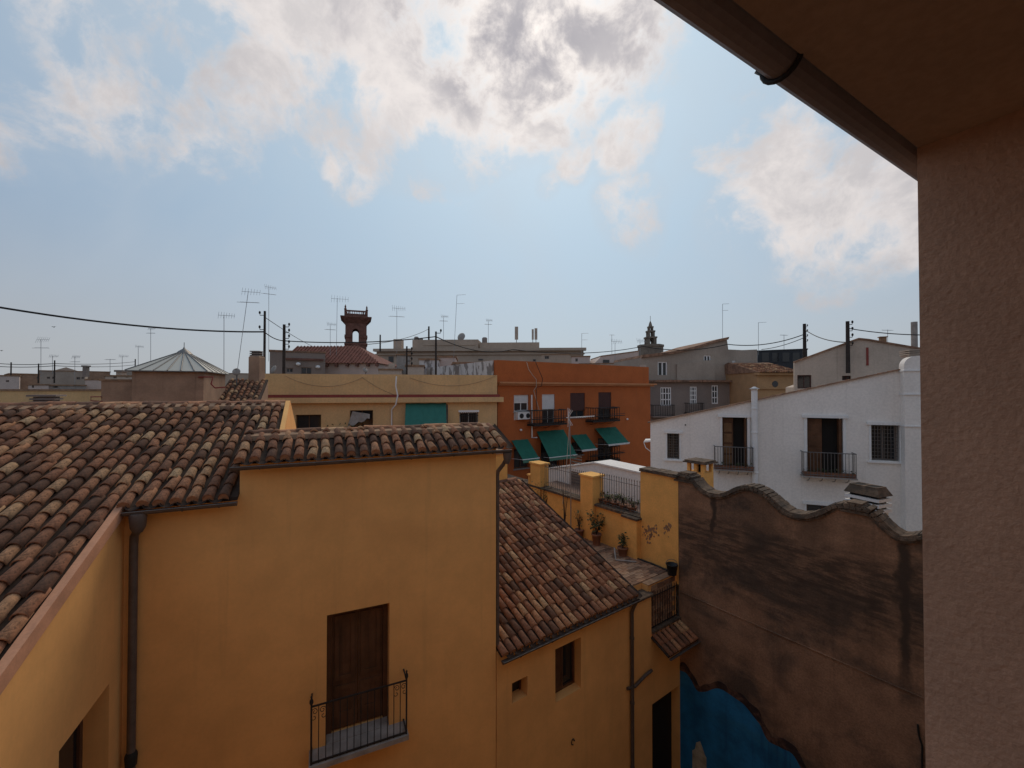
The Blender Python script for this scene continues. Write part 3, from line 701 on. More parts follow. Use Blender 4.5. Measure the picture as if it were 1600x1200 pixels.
# ================================================================== LONG GARDEN WALL: stained courtyard part and yellow terrace part
pK = F2.wld(aK, .02, 0)
W = Frame(O=(pK.x, pK.y), h=144.5)
old = thing('curved_wall', 'stained brown garden wall with a wavy lichened coping and a blue mural at its foot', 'wall', W)
cap = [(0,165),(32,176),(70,183),(105,195),(140,235),(180,275),(230,300),(290,308),(340,300),(390,275),(440,262),(500,268),(560,300),(610,345),(660,390),(720,425),(790,440),(860,435),(930,415),(985,385),(1030,374),(1100,382),(1150,390),(1190,404),(1230,440),(1280,495),(1340,545),(1400,575),(1470,580),(1540,565)]
cpt = [W.az(1050+x/3.902, 700+y/3.902) for x, y in cap]
cpt = [c for c in cpt if c[0] > .02]; cpt[0] = (0.0, cpt[0][1]+.01)
aE, zEnd = cpt[-1]
per = cpt[-1][0]-cpt[-8][0]
for k in range(1, 26):                       # the wave goes on behind the pier
    t = k*.14; cpt.append((aE+t, zEnd + .14*math.sin(t*2.1)*1.0))
aF = cpt[-1][0]
TH = .42
def smooth_curve(p, n=4):
    out = []
    for i in range(len(p)-1):
        p0, p1, p2, p3 = p[max(i-1,0)], p[i], p[i+1], p[min(i+2,len(p)-1)]
        for k in range(n):
            t = k/n
            out.append(tuple(.5*((2*p1[j])+(-p0[j]+p2[j])*t+(2*p0[j]-5*p1[j]+4*p2[j]-p3[j])*t*t+(-p0[j]+3*p1[j]-3*p2[j]+p3[j])*t**3) for j in (0,1)))
    return out+[p[-1]]
cs = smooth_curve(cpt)
obj('wall', MB().wall([(aF,0)]+[(0,0)]+cs, [], 0, TH), M['brownwall'], old)
# coping of rough clay courses that follow the wave
cpm = MB(); rg2 = random.Random(4); ln = [0.0]
for i in range(1, len(cs)): ln.append(ln[-1]+math.hypot(cs[i][0]-cs[i-1][0], cs[i][1]-cs[i-1][1]))
def along(s):
    for i in range(1, len(cs)):
        if ln[i] >= s:
            t = (s-ln[i-1])/max(1e-6, ln[i]-ln[i-1])
            return (cs[i-1][0]+(cs[i][0]-cs[i-1][0])*t, cs[i-1][1]+(cs[i][1]-cs[i-1][1])*t)
    return cs[-1]
for course, (h0, h1, over, st) in enumerate(((-.005,.05,.045,.12), (.045,.10,.085,.10), (.095,.15,.05,.11))):
    s = 0.0
    while s < ln[-1]-.05:
        L = st*rg2.uniform(.8,1.25); p, q = along(s), along(min(s+L, ln[-1])); s += L
        d = Vector((q[0]-p[0], q[1]-p[1]));
        if d.length < 1e-4: continue
        d.normalize(); n_ = Vector((-d.y, d.x)); n_ = n_ if n_.y > 0 else -n_
        o1 = over+rg2.uniform(-.015,.015); j = rg2.uniform(-.008,.008); g_ = .004
        def P(e, hh, yy): return (e[0]+n_.x*(hh+j), yy, e[1]+n_.y*(hh+j))
        p2 = (p[0]+d.x*g_, p[1]+d.y*g_); q2 = (q[0]-d.x*g_, q[1]-d.y*g_)
        cpm.hexa([P(p2,h0,-o1),P(q2,h0,-o1),P(q2,h0,TH+o1),P(p2,h0,TH+o1)], [P(p2,h1,-o1+.01),P(q2,h1,-o1+.01),P(q2,h1,TH+o1-.01),P(p2,h1,TH+o1-.01)])
tag(obj('coping', cpm, M['coping'], old), kind='stuff')
def tile_stack(px0, px1, pyb, n, label=None):
    a0, z = W.az(px0, pyb, .05); a1 = W.a(px1, .05)
    c = (a0+a1)/2; hw = (a1-a0)/2
    for k in range(n):
        ww = hw*(1-.14*k)*(1 if k % 2 == 0 else .93)
        o = obj('coping_slab', MB().box(c-ww, c+ww, -.07+.02*k, TH+.07-.02*k, z+k*.062, z+k*.062+.052), M['coping'], old)
tile_stack(1056, 1088, 750, 5); tile_stack(1315, 1356, 797, 4)
# dark runs of damp below the dips of the coping
def add_runs(m, runs, ztop):
    t = m.node_tree; n = t.nodes; l = t.links; b = n['Principled BSDF']; src = b.inputs['Base Color'].links[0].from_socket
    tcn = n.new('ShaderNodeTexCoord'); sp_ = n.new('ShaderNodeSeparateXYZ'); l.new(tcn.outputs['Object'], sp_.inputs[0])
    nz2 = n.new('ShaderNodeTexNoise'); nz2.inputs['Scale'].default_value = 3.0; nz2.inputs['Detail'].default_value = 5; l.new(tcn.outputs['Object'], nz2.inputs['Vector'])
    mp2 = n.new('ShaderNodeMapping'); mp2.inputs['Scale'].default_value = (1.6, 1.6, 9.0); l.new(tcn.outputs['Object'], mp2.inputs[0])
    nz3 = n.new('ShaderNodeTexNoise'); nz3.inputs['Scale'].default_value = 1.0; nz3.inputs['Detail'].default_value = 5; nz3.inputs['Roughness'].default_value = .65; l.new(mp2.outputs[0], nz3.inputs['Vector'])
    def mt(op, a, c, cl=False):
        q = n.new('ShaderNodeMath'); q.operation = op; q.use_clamp = cl
        for i, v in enumerate((a, c)):
            if isinstance(v, (int, float)): q.inputs[i].default_value = v
            else: l.new(v, q.inputs[i])
        return q.outputs[0]
    def mr(v, a, c, d, e):
        q = n.new('ShaderNodeMapRange'); q.interpolation_type = 'SMOOTHSTEP'; l.new(v, q.inputs[0])
        for i, w_ in enumerate((a, c, d, e)): q.inputs[i+1].default_value = w_
        return q.outputs[0]
    jit = mt('MULTIPLY', mt('SUBTRACT', nz2.outputs[0], .5), .45)
    acc_ = None
    for ax, hw_, z0_, z1_, amt in runs:
        dx = mt('ABSOLUTE', mt('SUBTRACT', mt('ADD', sp_.outputs[0], jit), ax), 0.0)
        m1 = mt('MULTIPLY', mr(dx, hw_*.3, hw_*1.5, amt, 0.0), mr(mt('ADD', sp_.outputs[2], jit), z0_, z0_+(z1_-z0_)*.45, 0.0, 1.0))
        acc_ = m1 if acc_ is None else mt('MAXIMUM', acc_, m1)
    # worn courses in the mould zone below the coping
    zn = mt('MULTIPLY', mt('MULTIPLY', mr(mt('ADD', sp_.outputs[2], mt('MULTIPLY', jit, 5.0)), ztop-3.0, ztop-1.5, 0., 1.), mr(mt('ADD', sp_.outputs[2], jit), ztop-.35, ztop-.9, 0.15, 1.)), mr(nz3.outputs[0], .38, .60, .25, .85))
    acc_ = mt('MAXIMUM', acc_, zn, True)
    q = n.new('ShaderNodeMix'); q.data_type = 'RGBA'; l.new(acc_, q.inputs[0]); l.new(src, q.inputs[6]); q.inputs[7].default_value = (.055,.038,.028,1); l.new(q.outputs[2], b.inputs['Base Color'])
zc1 = W.az(1121, 778)[1]
add_runs(M['brownwall'], [(W.a(1114), .10, zc1-1.6, zc1, .95), (W.a(1410), .14, zc1-4.2, zc1, .95), (W.a(1262), .35, zc1-1.8, zc1, .45), (W.a(1180), .5, zc1-2.2, zc1-.4, .5)], zc1)
# worn relief band where an old roof met the wall
b0, b1 = W.az(1068, 926), W.az(1456, 1096)
sl_ = (b1[1]-b0[1])/(b1[0]-b0[0])
bm_ = MB(); s = .05
while s < aF-.1:
    L = rg2.uniform(.15,.4); z = b0[1]+(s-b0[0])*sl_
    bm_.hexa([(s,-.0,z-.07),(s+L,-.0,z+L*sl_-.07),(s+L,.05,z+L*sl_-.07),(s,.05,z-.07)], [(s,-rg2.uniform(.012,.028),z),(s+L,-rg2.uniform(.012,.028),z+L*sl_),(s+L,.05,z+L*sl_+.02),(s,.05,z+.02)])
    s += L
obj('old_roof_line', bm_, M['brownwall'], old)
# mural painted on the foot of the wall
mu = [(1058,1042),(1072,1048),(1082,1062),(1090,1075),(1096,1080),(1104,1078),(1120,1074),(1138,1080),(1156,1092),(1170,1106),(1184,1122),(1190,1132),(1198,1148),(1208,1160),(1222,1166),(1236,1172),(1248,1188),(1262,1212),(1280,1245)]
mpt = [W.az(x, y) for x, y in mu]; mpt[0] = (.012, mpt[0][1])
obj('mural', MB().wall([(mpt[-1][0], .05), (.012, .05)]+mpt, [], -.006, .01), M['blue'], old)
eg = MB()
ms = smooth_curve(mpt, 3); prev = None; up_, dn_ = [], []
for i, p in enumerate(ms):
    wv = .17+.03*math.sin(i*1.1)+.035*math.sin(i*.45+1)
    up_.append((p[0]+.03, p[1]+wv)); dn_.append((p[0]-.03, p[1]-.05-.02*math.sin(i*.9)))
vs = [(u, -.016-.004*(i % 2), v) for i, (u, v) in enumerate(up_)]+[(u, -.012, v) for u, v in dn_]+[(u, .01, v) for u, v in up_]+[(u, .01, v) for u, v in dn_]
n_ = len(up_); fs = []
for i in range(n_-1): fs += [(i,i+1,n_+i+1,n_+i),(i,i+1,2*n_+i+1,2*n_+i),(n_+i,n_+i+1,3*n_+i+1,3*n_+i)]
eg.add(vs, fs); obj('mural_border', eg, M['muraledge'], old)
pf = [W.az(x, y) for x, y in ((1082,1215),(1082,1172),(1086,1170),(1088,1160),(1094,1158),(1098,1168),(1101,1178),(1104,1184),(1104,1215))]
obj('mural_figure', MB().wall(pf, [], -.011, .0), M['muralpale'], old)
cb = [W.az(1434, 1132, -.02), W.az(1436, 1150, -.02), W.az(1441, 1165, -.02), W.az(1441, 1210, -.02), W.az(1443, 1250, -.02)]
obj('wall_cable', MB().tube([(u, -.02, v) for u, v in cb], .018, 6), M['black'], old)

# --- yellow terrace wall, same line, further back
ter = thing('terrace_wall', 'yellow terrace wall with pillars and a spiked iron railing on its low coping', 'wall', W)
T0 = E-6.2
zLow = (W.az(929, 785)[1]+W.az(998, 804)[1]+W.az(835,761)[1])/3
print('zLow', zLow)
aA, aB, aC, aD, aG, aH = W.a(1000), W.a(930), W.a(911), W.a(845), W.a(830), W.a(796)
zTop = W.az(1055, 746)[1]
tw = MB()
tw.box(aA, -.01, .0, TH, T0, zTop)
tw.box(aH-2.5, aA, .03, TH-.02, T0, zLow-.09)
obj('wall', tw, M['yellow2'], ter)
def capped(a0, a1, z1, y0, y1, cmat=M['coping'], ch=.07, nm='pillar'):
    o = obj(nm, MB().box(a0, a1, y0, y1, T0, z1-ch), M['yellow2'], ter)
    obj('cap', MB().box(a0-.05, a1+.05, y0-.05, y1+.05, z1-ch, z1), cmat, o); return o
capped(aB-.0-(aB-aC), aB, W.az(920, 741)[1], -.16, TH+.03, M['yellow2'])
capped(aG, aD, W.az(838, 723)[1], -.05, TH+.03, M['yellow2'])
capped(W.a(826), aG-.06, W.az(829, 741)[1], -.03, TH, M['yellow2'])
capped(W.a(979), aA+.0, zLow-.03, -.22, -.002, M['coping'])
lc = MB(); s = aH-2.4
while s < aA:
    L = rg2.uniform(.22,.34); e = min(s+L, aA)
    if not (s > aC-.1 and e < aB+.1): lc.box(s+.006, e-.006, -.07+rg2.uniform(-.01,.01), TH+.05, zLow-.085+rg2.uniform(-.006,.006), zLow+rg2.uniform(-.006,.006))
    s = e
obj('low_coping', lc, M['coping'], ter)
tc_ = MB(); s = aA+.0
while s < -.02:
    L = rg2.uniform(.14,.24); e = min(s+L, 0); tc_.box(s+.004, e-.004, -.09+rg2.uniform(-.02,.02), TH+.08, zTop+rg2.uniform(-.006,.002), zTop+.05); tc_.box(s+.004, e-.004, -.05+rg2.uniform(-.02,.02), TH+.05, zTop+.052, zTop+.09+rg2.uniform(0,.02)); s = e
tag(obj('coping', tc_, M['coping'], ter), kind='stuff')
railing_bars(ter, W, aB+.06, aA-.06, .20, zLow, W.az(965, 747, .2)[1], 17, M['metalg'])
railing_bars(ter, W, aD+.06, aC-.06, .20, zLow, W.az(878, 731, .2)[1], 21, M['metalg'])

# damp peeling patches where the yellow paint has gone
def blotch(px, py, rx, ry, n, seed):
    r_ = random.Random(seed); mb = MB()
    for i in range(n):
        a, z = W.az(px+r_.gauss(0, rx), py+r_.gauss(0, ry)); m_ = r_.randint(6, 9); rr = r_.uniform(.012,.045)
        pts = [(a+math.cos(2*math.pi*k/m_)*rr*r_.uniform(.5,1.2), z+math.sin(2*math.pi*k/m_)*rr*r_.uniform(.6,1.7)) for k in range(m_)]
        mb.wall(pts, [], -.0025-.0004*i, .01)
    return mb
tag(obj('peeled_paint', blotch(1016, 831, 5.5, 6, 60, 3), M['mortar'], ter), kind='stuff')
tag(obj('peeled_paint', blotch(1043, 826, 4, 5, 24, 8), M['mortar'], ter), kind='stuff')
# shadowy plants trained on the low wall become a climber
# ================================================================== low neighbour behind the garden wall
LB = E-4.55
nb_ = thing('low_flat_house', 'low white flat roofed house mostly hidden behind the wavy brown wall', 'house', W)
obj('wall', MB().box(aA-6.5, aF, TH+.03, 3.4, 0, LB-.1), M['white'], nb_)
obj('roof', MB().box(aA-6.5, aF, TH+.03, 3.5, LB-.1, LB), M['flat'], nb_)
# tile ledge and white slab that show over the first dip
p0, p1 = W.loc(at(1107, 768, 15.3)), W.loc(at(1146, 762, 15.3))
obj('parapet', MB().box(p0.x, p0.x+1.0, 1.2, 1.5, LB, at(1120,768,15.3).z+.1).box(p0.x+.02,p0.x+.98,1.5,2.2,LB,at(1120,768,15.3).z), M['wtrim'], nb_)
lg = obj('parapet_tiles', MB().box(p0.x-.1, p0.x+.62, 1.62, 2.0, at(1120,768,15.3).z, at(1120,760,15.3).z), M['coping'], nb_)
# yellow chimney
cy = W.loc(at(1094, 745, 15.0)); zt = at(1094, 718, 15.0).z
ch = thing('yellow_chimney', 'small yellow chimney with open arched cowl rising behind the wavy wall', 'chimney', loc=W.wld(cy.x, cy.y, LB), rot=W.rot)
hh = zt-LB
obj('stack', MB().box(-.32,.32,-.32,.32,-.02,hh-.42), M['yellow2'], ch)
for sx in (-.26, 0, .26):
    for sy in (-.26, .26): obj('cowl_post', MB().box(sx-.055,sx+.055,sy-.055,sy+.055,hh-.42,hh-.10), M['yellow2'], ch)
obj('cowl_core', MB().box(-.12,.12,-.12,.12,hh-.42,hh-.20), M['dark'], ch)
obj('cap', MB().box(-.42,.42,-.42,.42,hh-.10,hh-.055).box(-.38,.38,-.38,.38,hh-.055,hh-.005), M['coping'], ch)
# white louvred flue
cy = W.loc(at(1356, 790, 11.9)); zt = at(1356, 758, 11.9).z
fl_ = thing('louvred_flue', 'white slatted flue with a double topped stone cap behind the wavy wall', 'chimney', loc=W.wld(cy.x, cy.y, LB), rot=W.rot+R(-14))
hh = zt-LB
obj('stack', MB().box(-.36,.36,-.25,.25,-.02,hh-.66), M['wtrim'], fl_)
for k in range(3): obj('slat', MB().box(-.42,.42,-.30,.30,hh-.68+k*.15,hh-.60+k*.15), M['wtrim'], fl_)
obj('core', MB().box(-.33,.33,-.22,.22,hh-.67,hh-.20), M['dark'], fl_)
cpx = MB(); z0_, z1_ = hh-.23, hh-.02
cpx.hexa([(-.44,-.32,z0_),(.44,-.32,z0_),(.44,.32,z0_),(-.44,.32,z0_)], [(-.34,-.22,z1_),(.34,-.22,z1_),(.34,.22,z1_),(-.34,.22,z1_)])
obj('cap', cpx, M['coping'], fl_)
for s in (-1, 1): obj('vent_opening', MB().box(s*.17-.13,s*.17+.13,-.16,.16,z1_-.01,z1_+.012), M['dark'], fl_)
obj('cap_rim', MB().box(-.34,-.30,-.22,.22,z1_,z1_+.025).box(.30,.34,-.22,.22,z1_,z1_+.025).box(-.30,.30,-.22,-.16,z1_,z1_+.025).box(-.30,.30,.16,.22,z1_,z1_+.025).box(-.04,.04,-.16,.16,z1_,z1_+.025), M['coping'], fl_)
# white hut behind the railing
HB = 1.9
hu = thing('white_hut', 'small white rooftop hut with a slatted door behind the spiked terrace railing', 'hut', W)
h0, h1, h2 = W.az(853, 734, HB), W.az(929, 724, HB), W.az(1003, 740, HB)
dr_ = (W.a(890, HB), W.a(907, HB), LB-.02, W.az(898, 737, HB)[1])
hm = MB().prism([(h0[0],LB-1.0),(h2[0],LB-1.0),(h2[0],h2[1]),(h1[0],h1[1]),(h0[0],h0[1])], [[(dr_[0],dr_[2]),(dr_[1],dr_[2]),(dr_[1],dr_[3]),(dr_[0],dr_[3])]], lambda u, v, t: (u, t, v), HB, HB+.2)
hm.prism([(h0[0],LB-1.0),(h2[0],LB-1.0),(h2[0],h2[1]),(h1[0],h1[1]),(h0[0],h0[1])], [], lambda u, v, t: (u, t, v), HB+.2, HB+1.0)
obj('wall', hm, M['white'], hu)
obj('roof', MB().prism([(h0[0]-.1,h0[1]+.005),(h1[0],h1[1]+.005),(h2[0]+.1,h2[1]),(h2[0]+.1,h2[1]+.06),(h1[0],h1[1]+.07),(h0[0]-.1,h0[1]+.065)], [], lambda u, v, t: (u, t, v), HB-.06, HB+1.06), M['white'], hu)
dd = obj('door', MB().box(dr_[0]+.01,dr_[1]-.01,HB+.10,HB+.16,dr_[2],dr_[3]-.01), M['greydark'], hu)
for k in range(10): obj('slat', MB().box(dr_[0]+.04,dr_[1]-.04,HB+.085,HB+.105,dr_[2]+.1+k*.14,dr_[2]+.16+k*.14), M['metalg'], dd)
obj('white_post', MB().box(W.a(846,HB), W.a(852,HB), HB-.1, HB+.1, LB-1, W.az(849,724,HB)[1]), M['wtrim'], hu)

# ================================================================== the photographer's own building: eave, gutter and window pier
pc = at(1434, 231, 1.72)
LF = Frame(O=(pc.x, pc.y), h=59.6)
lo = thing('own_building', 'beige roughcast pier and dark eave of the building the view is taken from', 'building', LF)
zs = pc.z
pier = MB()

# pier side face lies along the inward direction, its outer corner at a=0
nz_ = 40
pier.box(0.0, 1.598, -4.0, 0.002, E-1.9, zs)       # y<0 is towards the camera
obj('pier', pier, M['loggia'], lo)
bx_ = MB().box(-24, 16, -4.0, 0.0, zs, zs+.32)
obj('wall', MB().box(-24, 16, -4.2, 0.0, 0, E-1.9).box(-24,-6.6,-4.0,0.0,E-1.9,zs).box(1.6,16,-4.0,0.0,E-1.9,zs).box(-6.6,1.6,-4.2,-4.0,E-1.9,zs+.3), M['ownwall'], lo)  # long unseen facade, stretched sideways to keep sky light off the lower courtyard
obj('floor', MB().box(-6.6,0,-4.0,.0,E-1.9,E-1.87), M['flat'], lo)
obj('soffit', bx_, M['soffit'], lo)
obj('roof', MB().prism([(.02,zs+.325),(.02,zs+.42),(-5.0,zs+2.3),(-5.0,zs+2.2)], [], lambda u, v, t: (t, u, v), -24, 16), M['tileroof'], lo)  # unseen roof slope, added to block low sky behind the camera
obj('back_wall', MB().box(-24, 16, -5.0, -4.8, 0, zs+2.2), M['ownwall'], lo)
gr = .053; gy = gr+.004; gz0 = zs-.005
gutt = gutter(lo, (16, gy, gz0+.03), (-24, gy, gz0+.03), gr, M['gutter2'], joints=0)
aa0 = -.3
while proj(LF.wld(aa0, gy+gr, gz0+.03))[0] > 1196 and aa0 > -3: aa0 -= .01
for aa in (aa0, aa0-1.6, aa0-3.2):
    jb = MB(); jb.tube([(aa, gy+math.cos(math.pi*k/10)*(gr+.007), gz0+.03-math.sin(math.pi*k/10)*(gr+.007)) for k in range(11)]+[(aa, gy-gr-.01, gz0+.12)], .0085, 6)
    jb.tube([(aa, gy+gr+.006, gz0+.025), (aa, gy+gr+.022, gz0+.04), (aa, gy+gr+.006, gz0+.052)], .008, 6)
    obj('bracket', jb, M['iron'], gutt)
# ================================================================== WHITE HOUSE
WBp = at(1286, 609, 17.2)
WH = Frame(O=(WBp.x, WBp.y), h=110.0)
wb = thing('white_house', 'white rendered house with a rising roof edge and two iron balconies', 'house', WH)
wa0, wa1 = WH.a(1016), WH.a(1446)+3.0
rk = [WH.az(px, py) for px, py in ((1016,660),(1120,634),(1240,611),(1330,592),(1440,571))]
zl = rk[0][1]; zr_ = rk[-1][1]; slp = (zr_-zl)/(rk[-1][0]-rk[0][0])
ztop = lambda a: zl+(a-wa0)*slp
hW1 = WH.rect(1042,1061,677,717); hD1 = WH.rect(1128,1167,652,730); hD2 = WH.rect(1260,1316,653,741); hW2 = WH.rect(1360,1404,664,720); hL = WH.rect(1258,1312,789,850)
m_ = MB()
m_.wall([(wa0,0),(wa1,0),(wa1,ztop(wa1)),(wa0,ztop(wa0))], [hW1,hD1,hD2,hW2,hL], 0, .34)
m_.prism([(wa0,0),(wa1,0),(wa1,ztop(wa1)-1.9),(wa0,ztop(wa0)-1.9)], [], lambda u, v, t: (u, t, v), .34, 8.5)
obj('wall', m_, M['white'], wb)
rf = obj('roof', MB().prism([(wa0,ztop(wa0)-1.896),(wa1,ztop(wa1)-1.896),(wa1,ztop(wa1)-1.8),(wa0,ztop(wa0)-1.8)], [], lambda u, v, t: (u, t, v), .342, 8.6), M['tileroof'], wb)
vt = MB(); s = wa0-.12; r8 = random.Random(8)
while s < wa1-.1:
    L = r8.uniform(.3,.42); vt.box(0,0,0,0,0,0) if False else None
    vt.hexa([(s,-.09,ztop(s)),(s+L,-.09,ztop(s+L)),(s+L,.38,ztop(s+L)),(s,.38,ztop(s))], [(s,-.07,ztop(s)+.06),(s+L,-.07,ztop(s+L)+.04),(s+L,.36,ztop(s+L)+.02),(s,.36,ztop(s)+.04)]); s += L*.97
tag(obj('verge_tiles', vt, M['tileroof'], rf), kind='stuff')
def surround(r, w_=.10, t=.05):
    a0,a1,z0,z1 = r
    return MB().box(a0-w_,a0-.0,-t,.10,z0-.02,z1).box(a1+.0,a1+w_,-t,.10,z0-.02,z1).box(a0-w_-.07,a1+w_+.07,-t-.05,.10,z1,z1+.12)
for i, r in enumerate((hD1, hD2)):
    a0,a1,z0,z1 = r
    d = obj('balcony_door', surround(r), M['wtrim'], wb)
    obj('opening', MB().box(a0+.02,a1-.02,.30,.338,z0,z1-.01), M['dark'], d)
    wd = (a1-a0)
    lf = obj('door_leaf', MB().box(a0+.03,a0+wd*.46,.16,.20,z0+.02,z1-.05), M['door'], d)
    for k in range(4):
        hz_ = (z1-z0-.3)/4; q0 = z0+.12+k*hz_
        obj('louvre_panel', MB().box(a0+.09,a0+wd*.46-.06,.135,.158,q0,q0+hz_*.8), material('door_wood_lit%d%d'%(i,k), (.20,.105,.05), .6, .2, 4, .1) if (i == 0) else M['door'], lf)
    obj('door_leaf', MB().box(a1-wd*.10,a1-.03,.02,.22,z0+.02,z1-.05), M['door'], d)
bq = WH.rect(1115,1173,699,733); bq2 = WH.rect(1250,1330,708,744)
for r, n in ((bq, 13), (bq2, 15)):
    pj = .42; o = balcony(wb, r[0], r[1], r[2]+.03, r[3]-r[2]+.03, pj, n, M['metalg'], M['stone'], .05, .011, brackets=4, side=2)
# flower boxes along the balcony feet
for r, tl in ((bq, 'brown clay flower trough on the balcony next to the white flue pipe'), (bq2, 'brown clay flower trough on the balcony with the wide dark door')):
    for k in range(5):
        c = r[0]+(r[1]-r[0])*(k+.5)/5; px_ = thing('flower_trough', tl, 'planter', loc=WH.wld(c, -.30, r[2]+.03), rot=WH.rot, group='troughs on the white house balconies')
        obj('trough', MB().hexa([(-.16,-.07,0),(.16,-.07,0),(.16,.07,0),(-.16,.07,0)], [(-.19,-.09,.17),(.19,-.09,.17),(.19,.09,.17),(-.19,.09,.17)]), M['pot'], px_)
        lv = MB()
        for j in range(14):
            c3 = Vector((random.uniform(-.16,.16), random.uniform(-.08,.08), .18+random.uniform(0,.12))); t = random.uniform(0,6.28); q_ = Vector((math.cos(t)*.05, math.sin(t)*.05, random.uniform(-.02,.05))); e_ = Vector((-math.sin(t)*.03, math.cos(t)*.03, .01))
            lv.add([c3-q_, c3+e_, c3+q_, c3-e_], [(0,1,2,3)])
        obj('leaves', lv, M['greenery'], px_)
for r, nx, ny in ((hW1, 6, 9), (hW2, 8, 9)):
    a0,a1,z0,z1 = r
    o = window(wb, r, .26, M['greydark'], M['glassd'], 2, 1, .06, sill=False)
    obj('surround', surround(r, .07, .03).box(a0-.14,a1+.14,-.08,.10,z0-.09,z0-.02), M['wtrim'], o)
    gm = MB()
    for i in range(nx+1): a = a0+.03+(a1-a0-.06)*i/nx; gm.tube([(a,.06,z0+.02),(a,.06,z1-.02)], .011, 5)
    for i in range(ny+1): z = z0+.04+(z1-z0-.08)*i/ny; gm.tube([(a0+.02,.075,z),(a1-.02,.075,z)], .011, 5)
    obj('grille', gm, M['metalg'], o)
o = window(wb, hL, .22, M['door'], M['glassd'], 2, 1, .08, sill=False); obj('surround', surround(hL, .06, .03), M['wtrim'], o)
# white vertical flue pipe
pa, pz0 = WH.az(1179, 768); zt = WH.az(1179, 606)[1]
fp = obj('flue_pipe', MB().tube([(pa,-.13,2),(pa,-.13,zt-.10)], .12, 12), M['wtrim'], wb)
obj('cowl', MB().lathe([(.12,-.11),(.12,-.06),(.21,-.05),(.03,.05)], (pa,-.13,zt), 12), M['wtrim'], fp)
for zc_ in (WH.az(1179,638)[1], WH.az(1179,675)[1], WH.az(1179,737)[1]): obj('collar', MB().lathe([(.125,-.03),(.138,-.02),(.138,.02),(.125,.03)], (pa,-.13,zc_), 12), M['wtrim'], fp)
# rounded chimney breast at the tall end
ca0 = WH.a(1413, -.35); cz_ = WH.az(1430, 556, -.35)[1]
cbm = [(ca0,0),(ca0+1.6,0),(ca0+1.6,cz_)]+[(ca0+.38-.38*math.sin(t*math.pi/2/6), cz_-.38+.38*math.cos(t*math.pi/2/6)) for t in range(7)]
cb_ = obj('chimney_breast', MB().prism(cbm, [], lambda u, v, t: (u, t, v), -.35, .02), M['white'], wb)
for py in (579, 616, 666):
    z = WH.az(1430, py, -.35)[1]; obj('band', MB().box(ca0-.03, ca0+1.62, -.39, .01, z-.025, z+.025), M['wtrim'], cb_)
lv_ = obj('louvre_cap', MB().box(ca0+.25, ca0+1.5, -.2, .5, cz_, cz_+.05), M['beige'], cb_)
for k in range(3): obj('slat', MB().box(ca0+.22, ca0+1.5, -.25, .5, cz_+.06+k*.075, cz_+.10+k*.075), M['beige'], lv_)
# small lean-to hood on the left corner
zz = WH.az(1010, 692)[1]
hd = obj('corner_hood', MB().prism([(wa0-.32,zz),(wa0+.02,zz+.05),(wa0+.02,zz+.12),(wa0-.25,zz+.10)], [], lambda u, v, t: (u, t, v), .1, .8), M['wtrim'], wb)
obj('bracket', MB().tube([(wa0-.30,.14,zz-.01),(wa0-.22,.14,zz-.25),(wa0+.01,.14,zz-.42)], .02, 6), M['wtrim'], hd)
q = WH.az(1071,664); obj('vent_hole', MB().tube([(q[0],-.012,q[1]),(q[0],.02,q[1])], .035, 10), M['dark'], wb)

# ================================================================== ORANGE APARTMENT HOUSE
OR = Frame(778, 25.6, 56.0)
ob = thing('orange_apartment_house', 'orange rendered apartment house with green awnings and dark iron balconies', 'house', OR)
oa1 = OR.a(1016)
zc0, zc1 = OR.az(895, 603)[1], OR.az(895, 598)[1]; zp = OR.az(890, 567.5)[1]
ow = {'w1': OR.rect(803,826,617,656), 'd2': OR.rect(847,867,616,662), 'w3': OR.rect(891,914,614,652), 'd4': OR.rect(935,955,613,656),
      'lw1': OR.rect(803,826,700,732), 'ld2': OR.rect(845,872,690,735), 'lw3': OR.rect(893,911,690,711), 'ld4': OR.rect(934,957,684,724)}
m_ = MB().wall([(0,0),(oa1,0),(oa1,zc0),(0,zc0)], list(ow.values()), 0, .30)
m_.box(0, oa1, .30, 11, 0, zc0)
obj('wall', m_, M['orange'], ob)
obj('parapet', MB().box(0.02, oa1-.02, .12, .38, zc1, zp).box(0.02,.28,.38,11,zc1,zp).box(oa1-.28,oa1-.02,.38,11,zc1,zp), M['orange'], ob)
obj('roof', MB().box(.28, oa1-.28, .38, 11, zc1-.02, zc1+.05), M['flat'], ob)
obj('party_wall', MB().box(-.10, -.004, .5, 11, 2, zp-.02), M['peel'], ob)
obj('cornice', MB().box(-.05, oa1+.45, -.32, .45, zc0+.12, zc1).box(0, oa1+.3, -.16, .40, zc0+.002, zc0+.12), M['orange_trim'], ob)
r = ow['w1']; h = r[3]-r[2]
window(ob, (r[0],r[1],r[2]+h*.34,r[2]+h*.72), .14, M['metalw'], M['glassd'], 2, 1, .08)
blind(ob, (r[0],r[1],r[2]+h*.72,r[3]), .06, M['blindw'], 8)
obj('apron_panel', MB().box(r[0],r[1],.05,.2,r[2],r[2]+h*.33), M['metalw'], ob)
ac = obj('air_conditioner', MB().box(r[0]+.1,r[1]-.1,-.28,.04,r[2]+.05,r[2]+.5), M['metalw'], ob)
for k in (0,1): obj('fan_grille', MB().tube([(r[0]+.4+k*.5,-.295,r[2]+.27),(r[0]+.4+k*.5,-.28,r[2]+.27)], .16, 12), M['black'], ac)
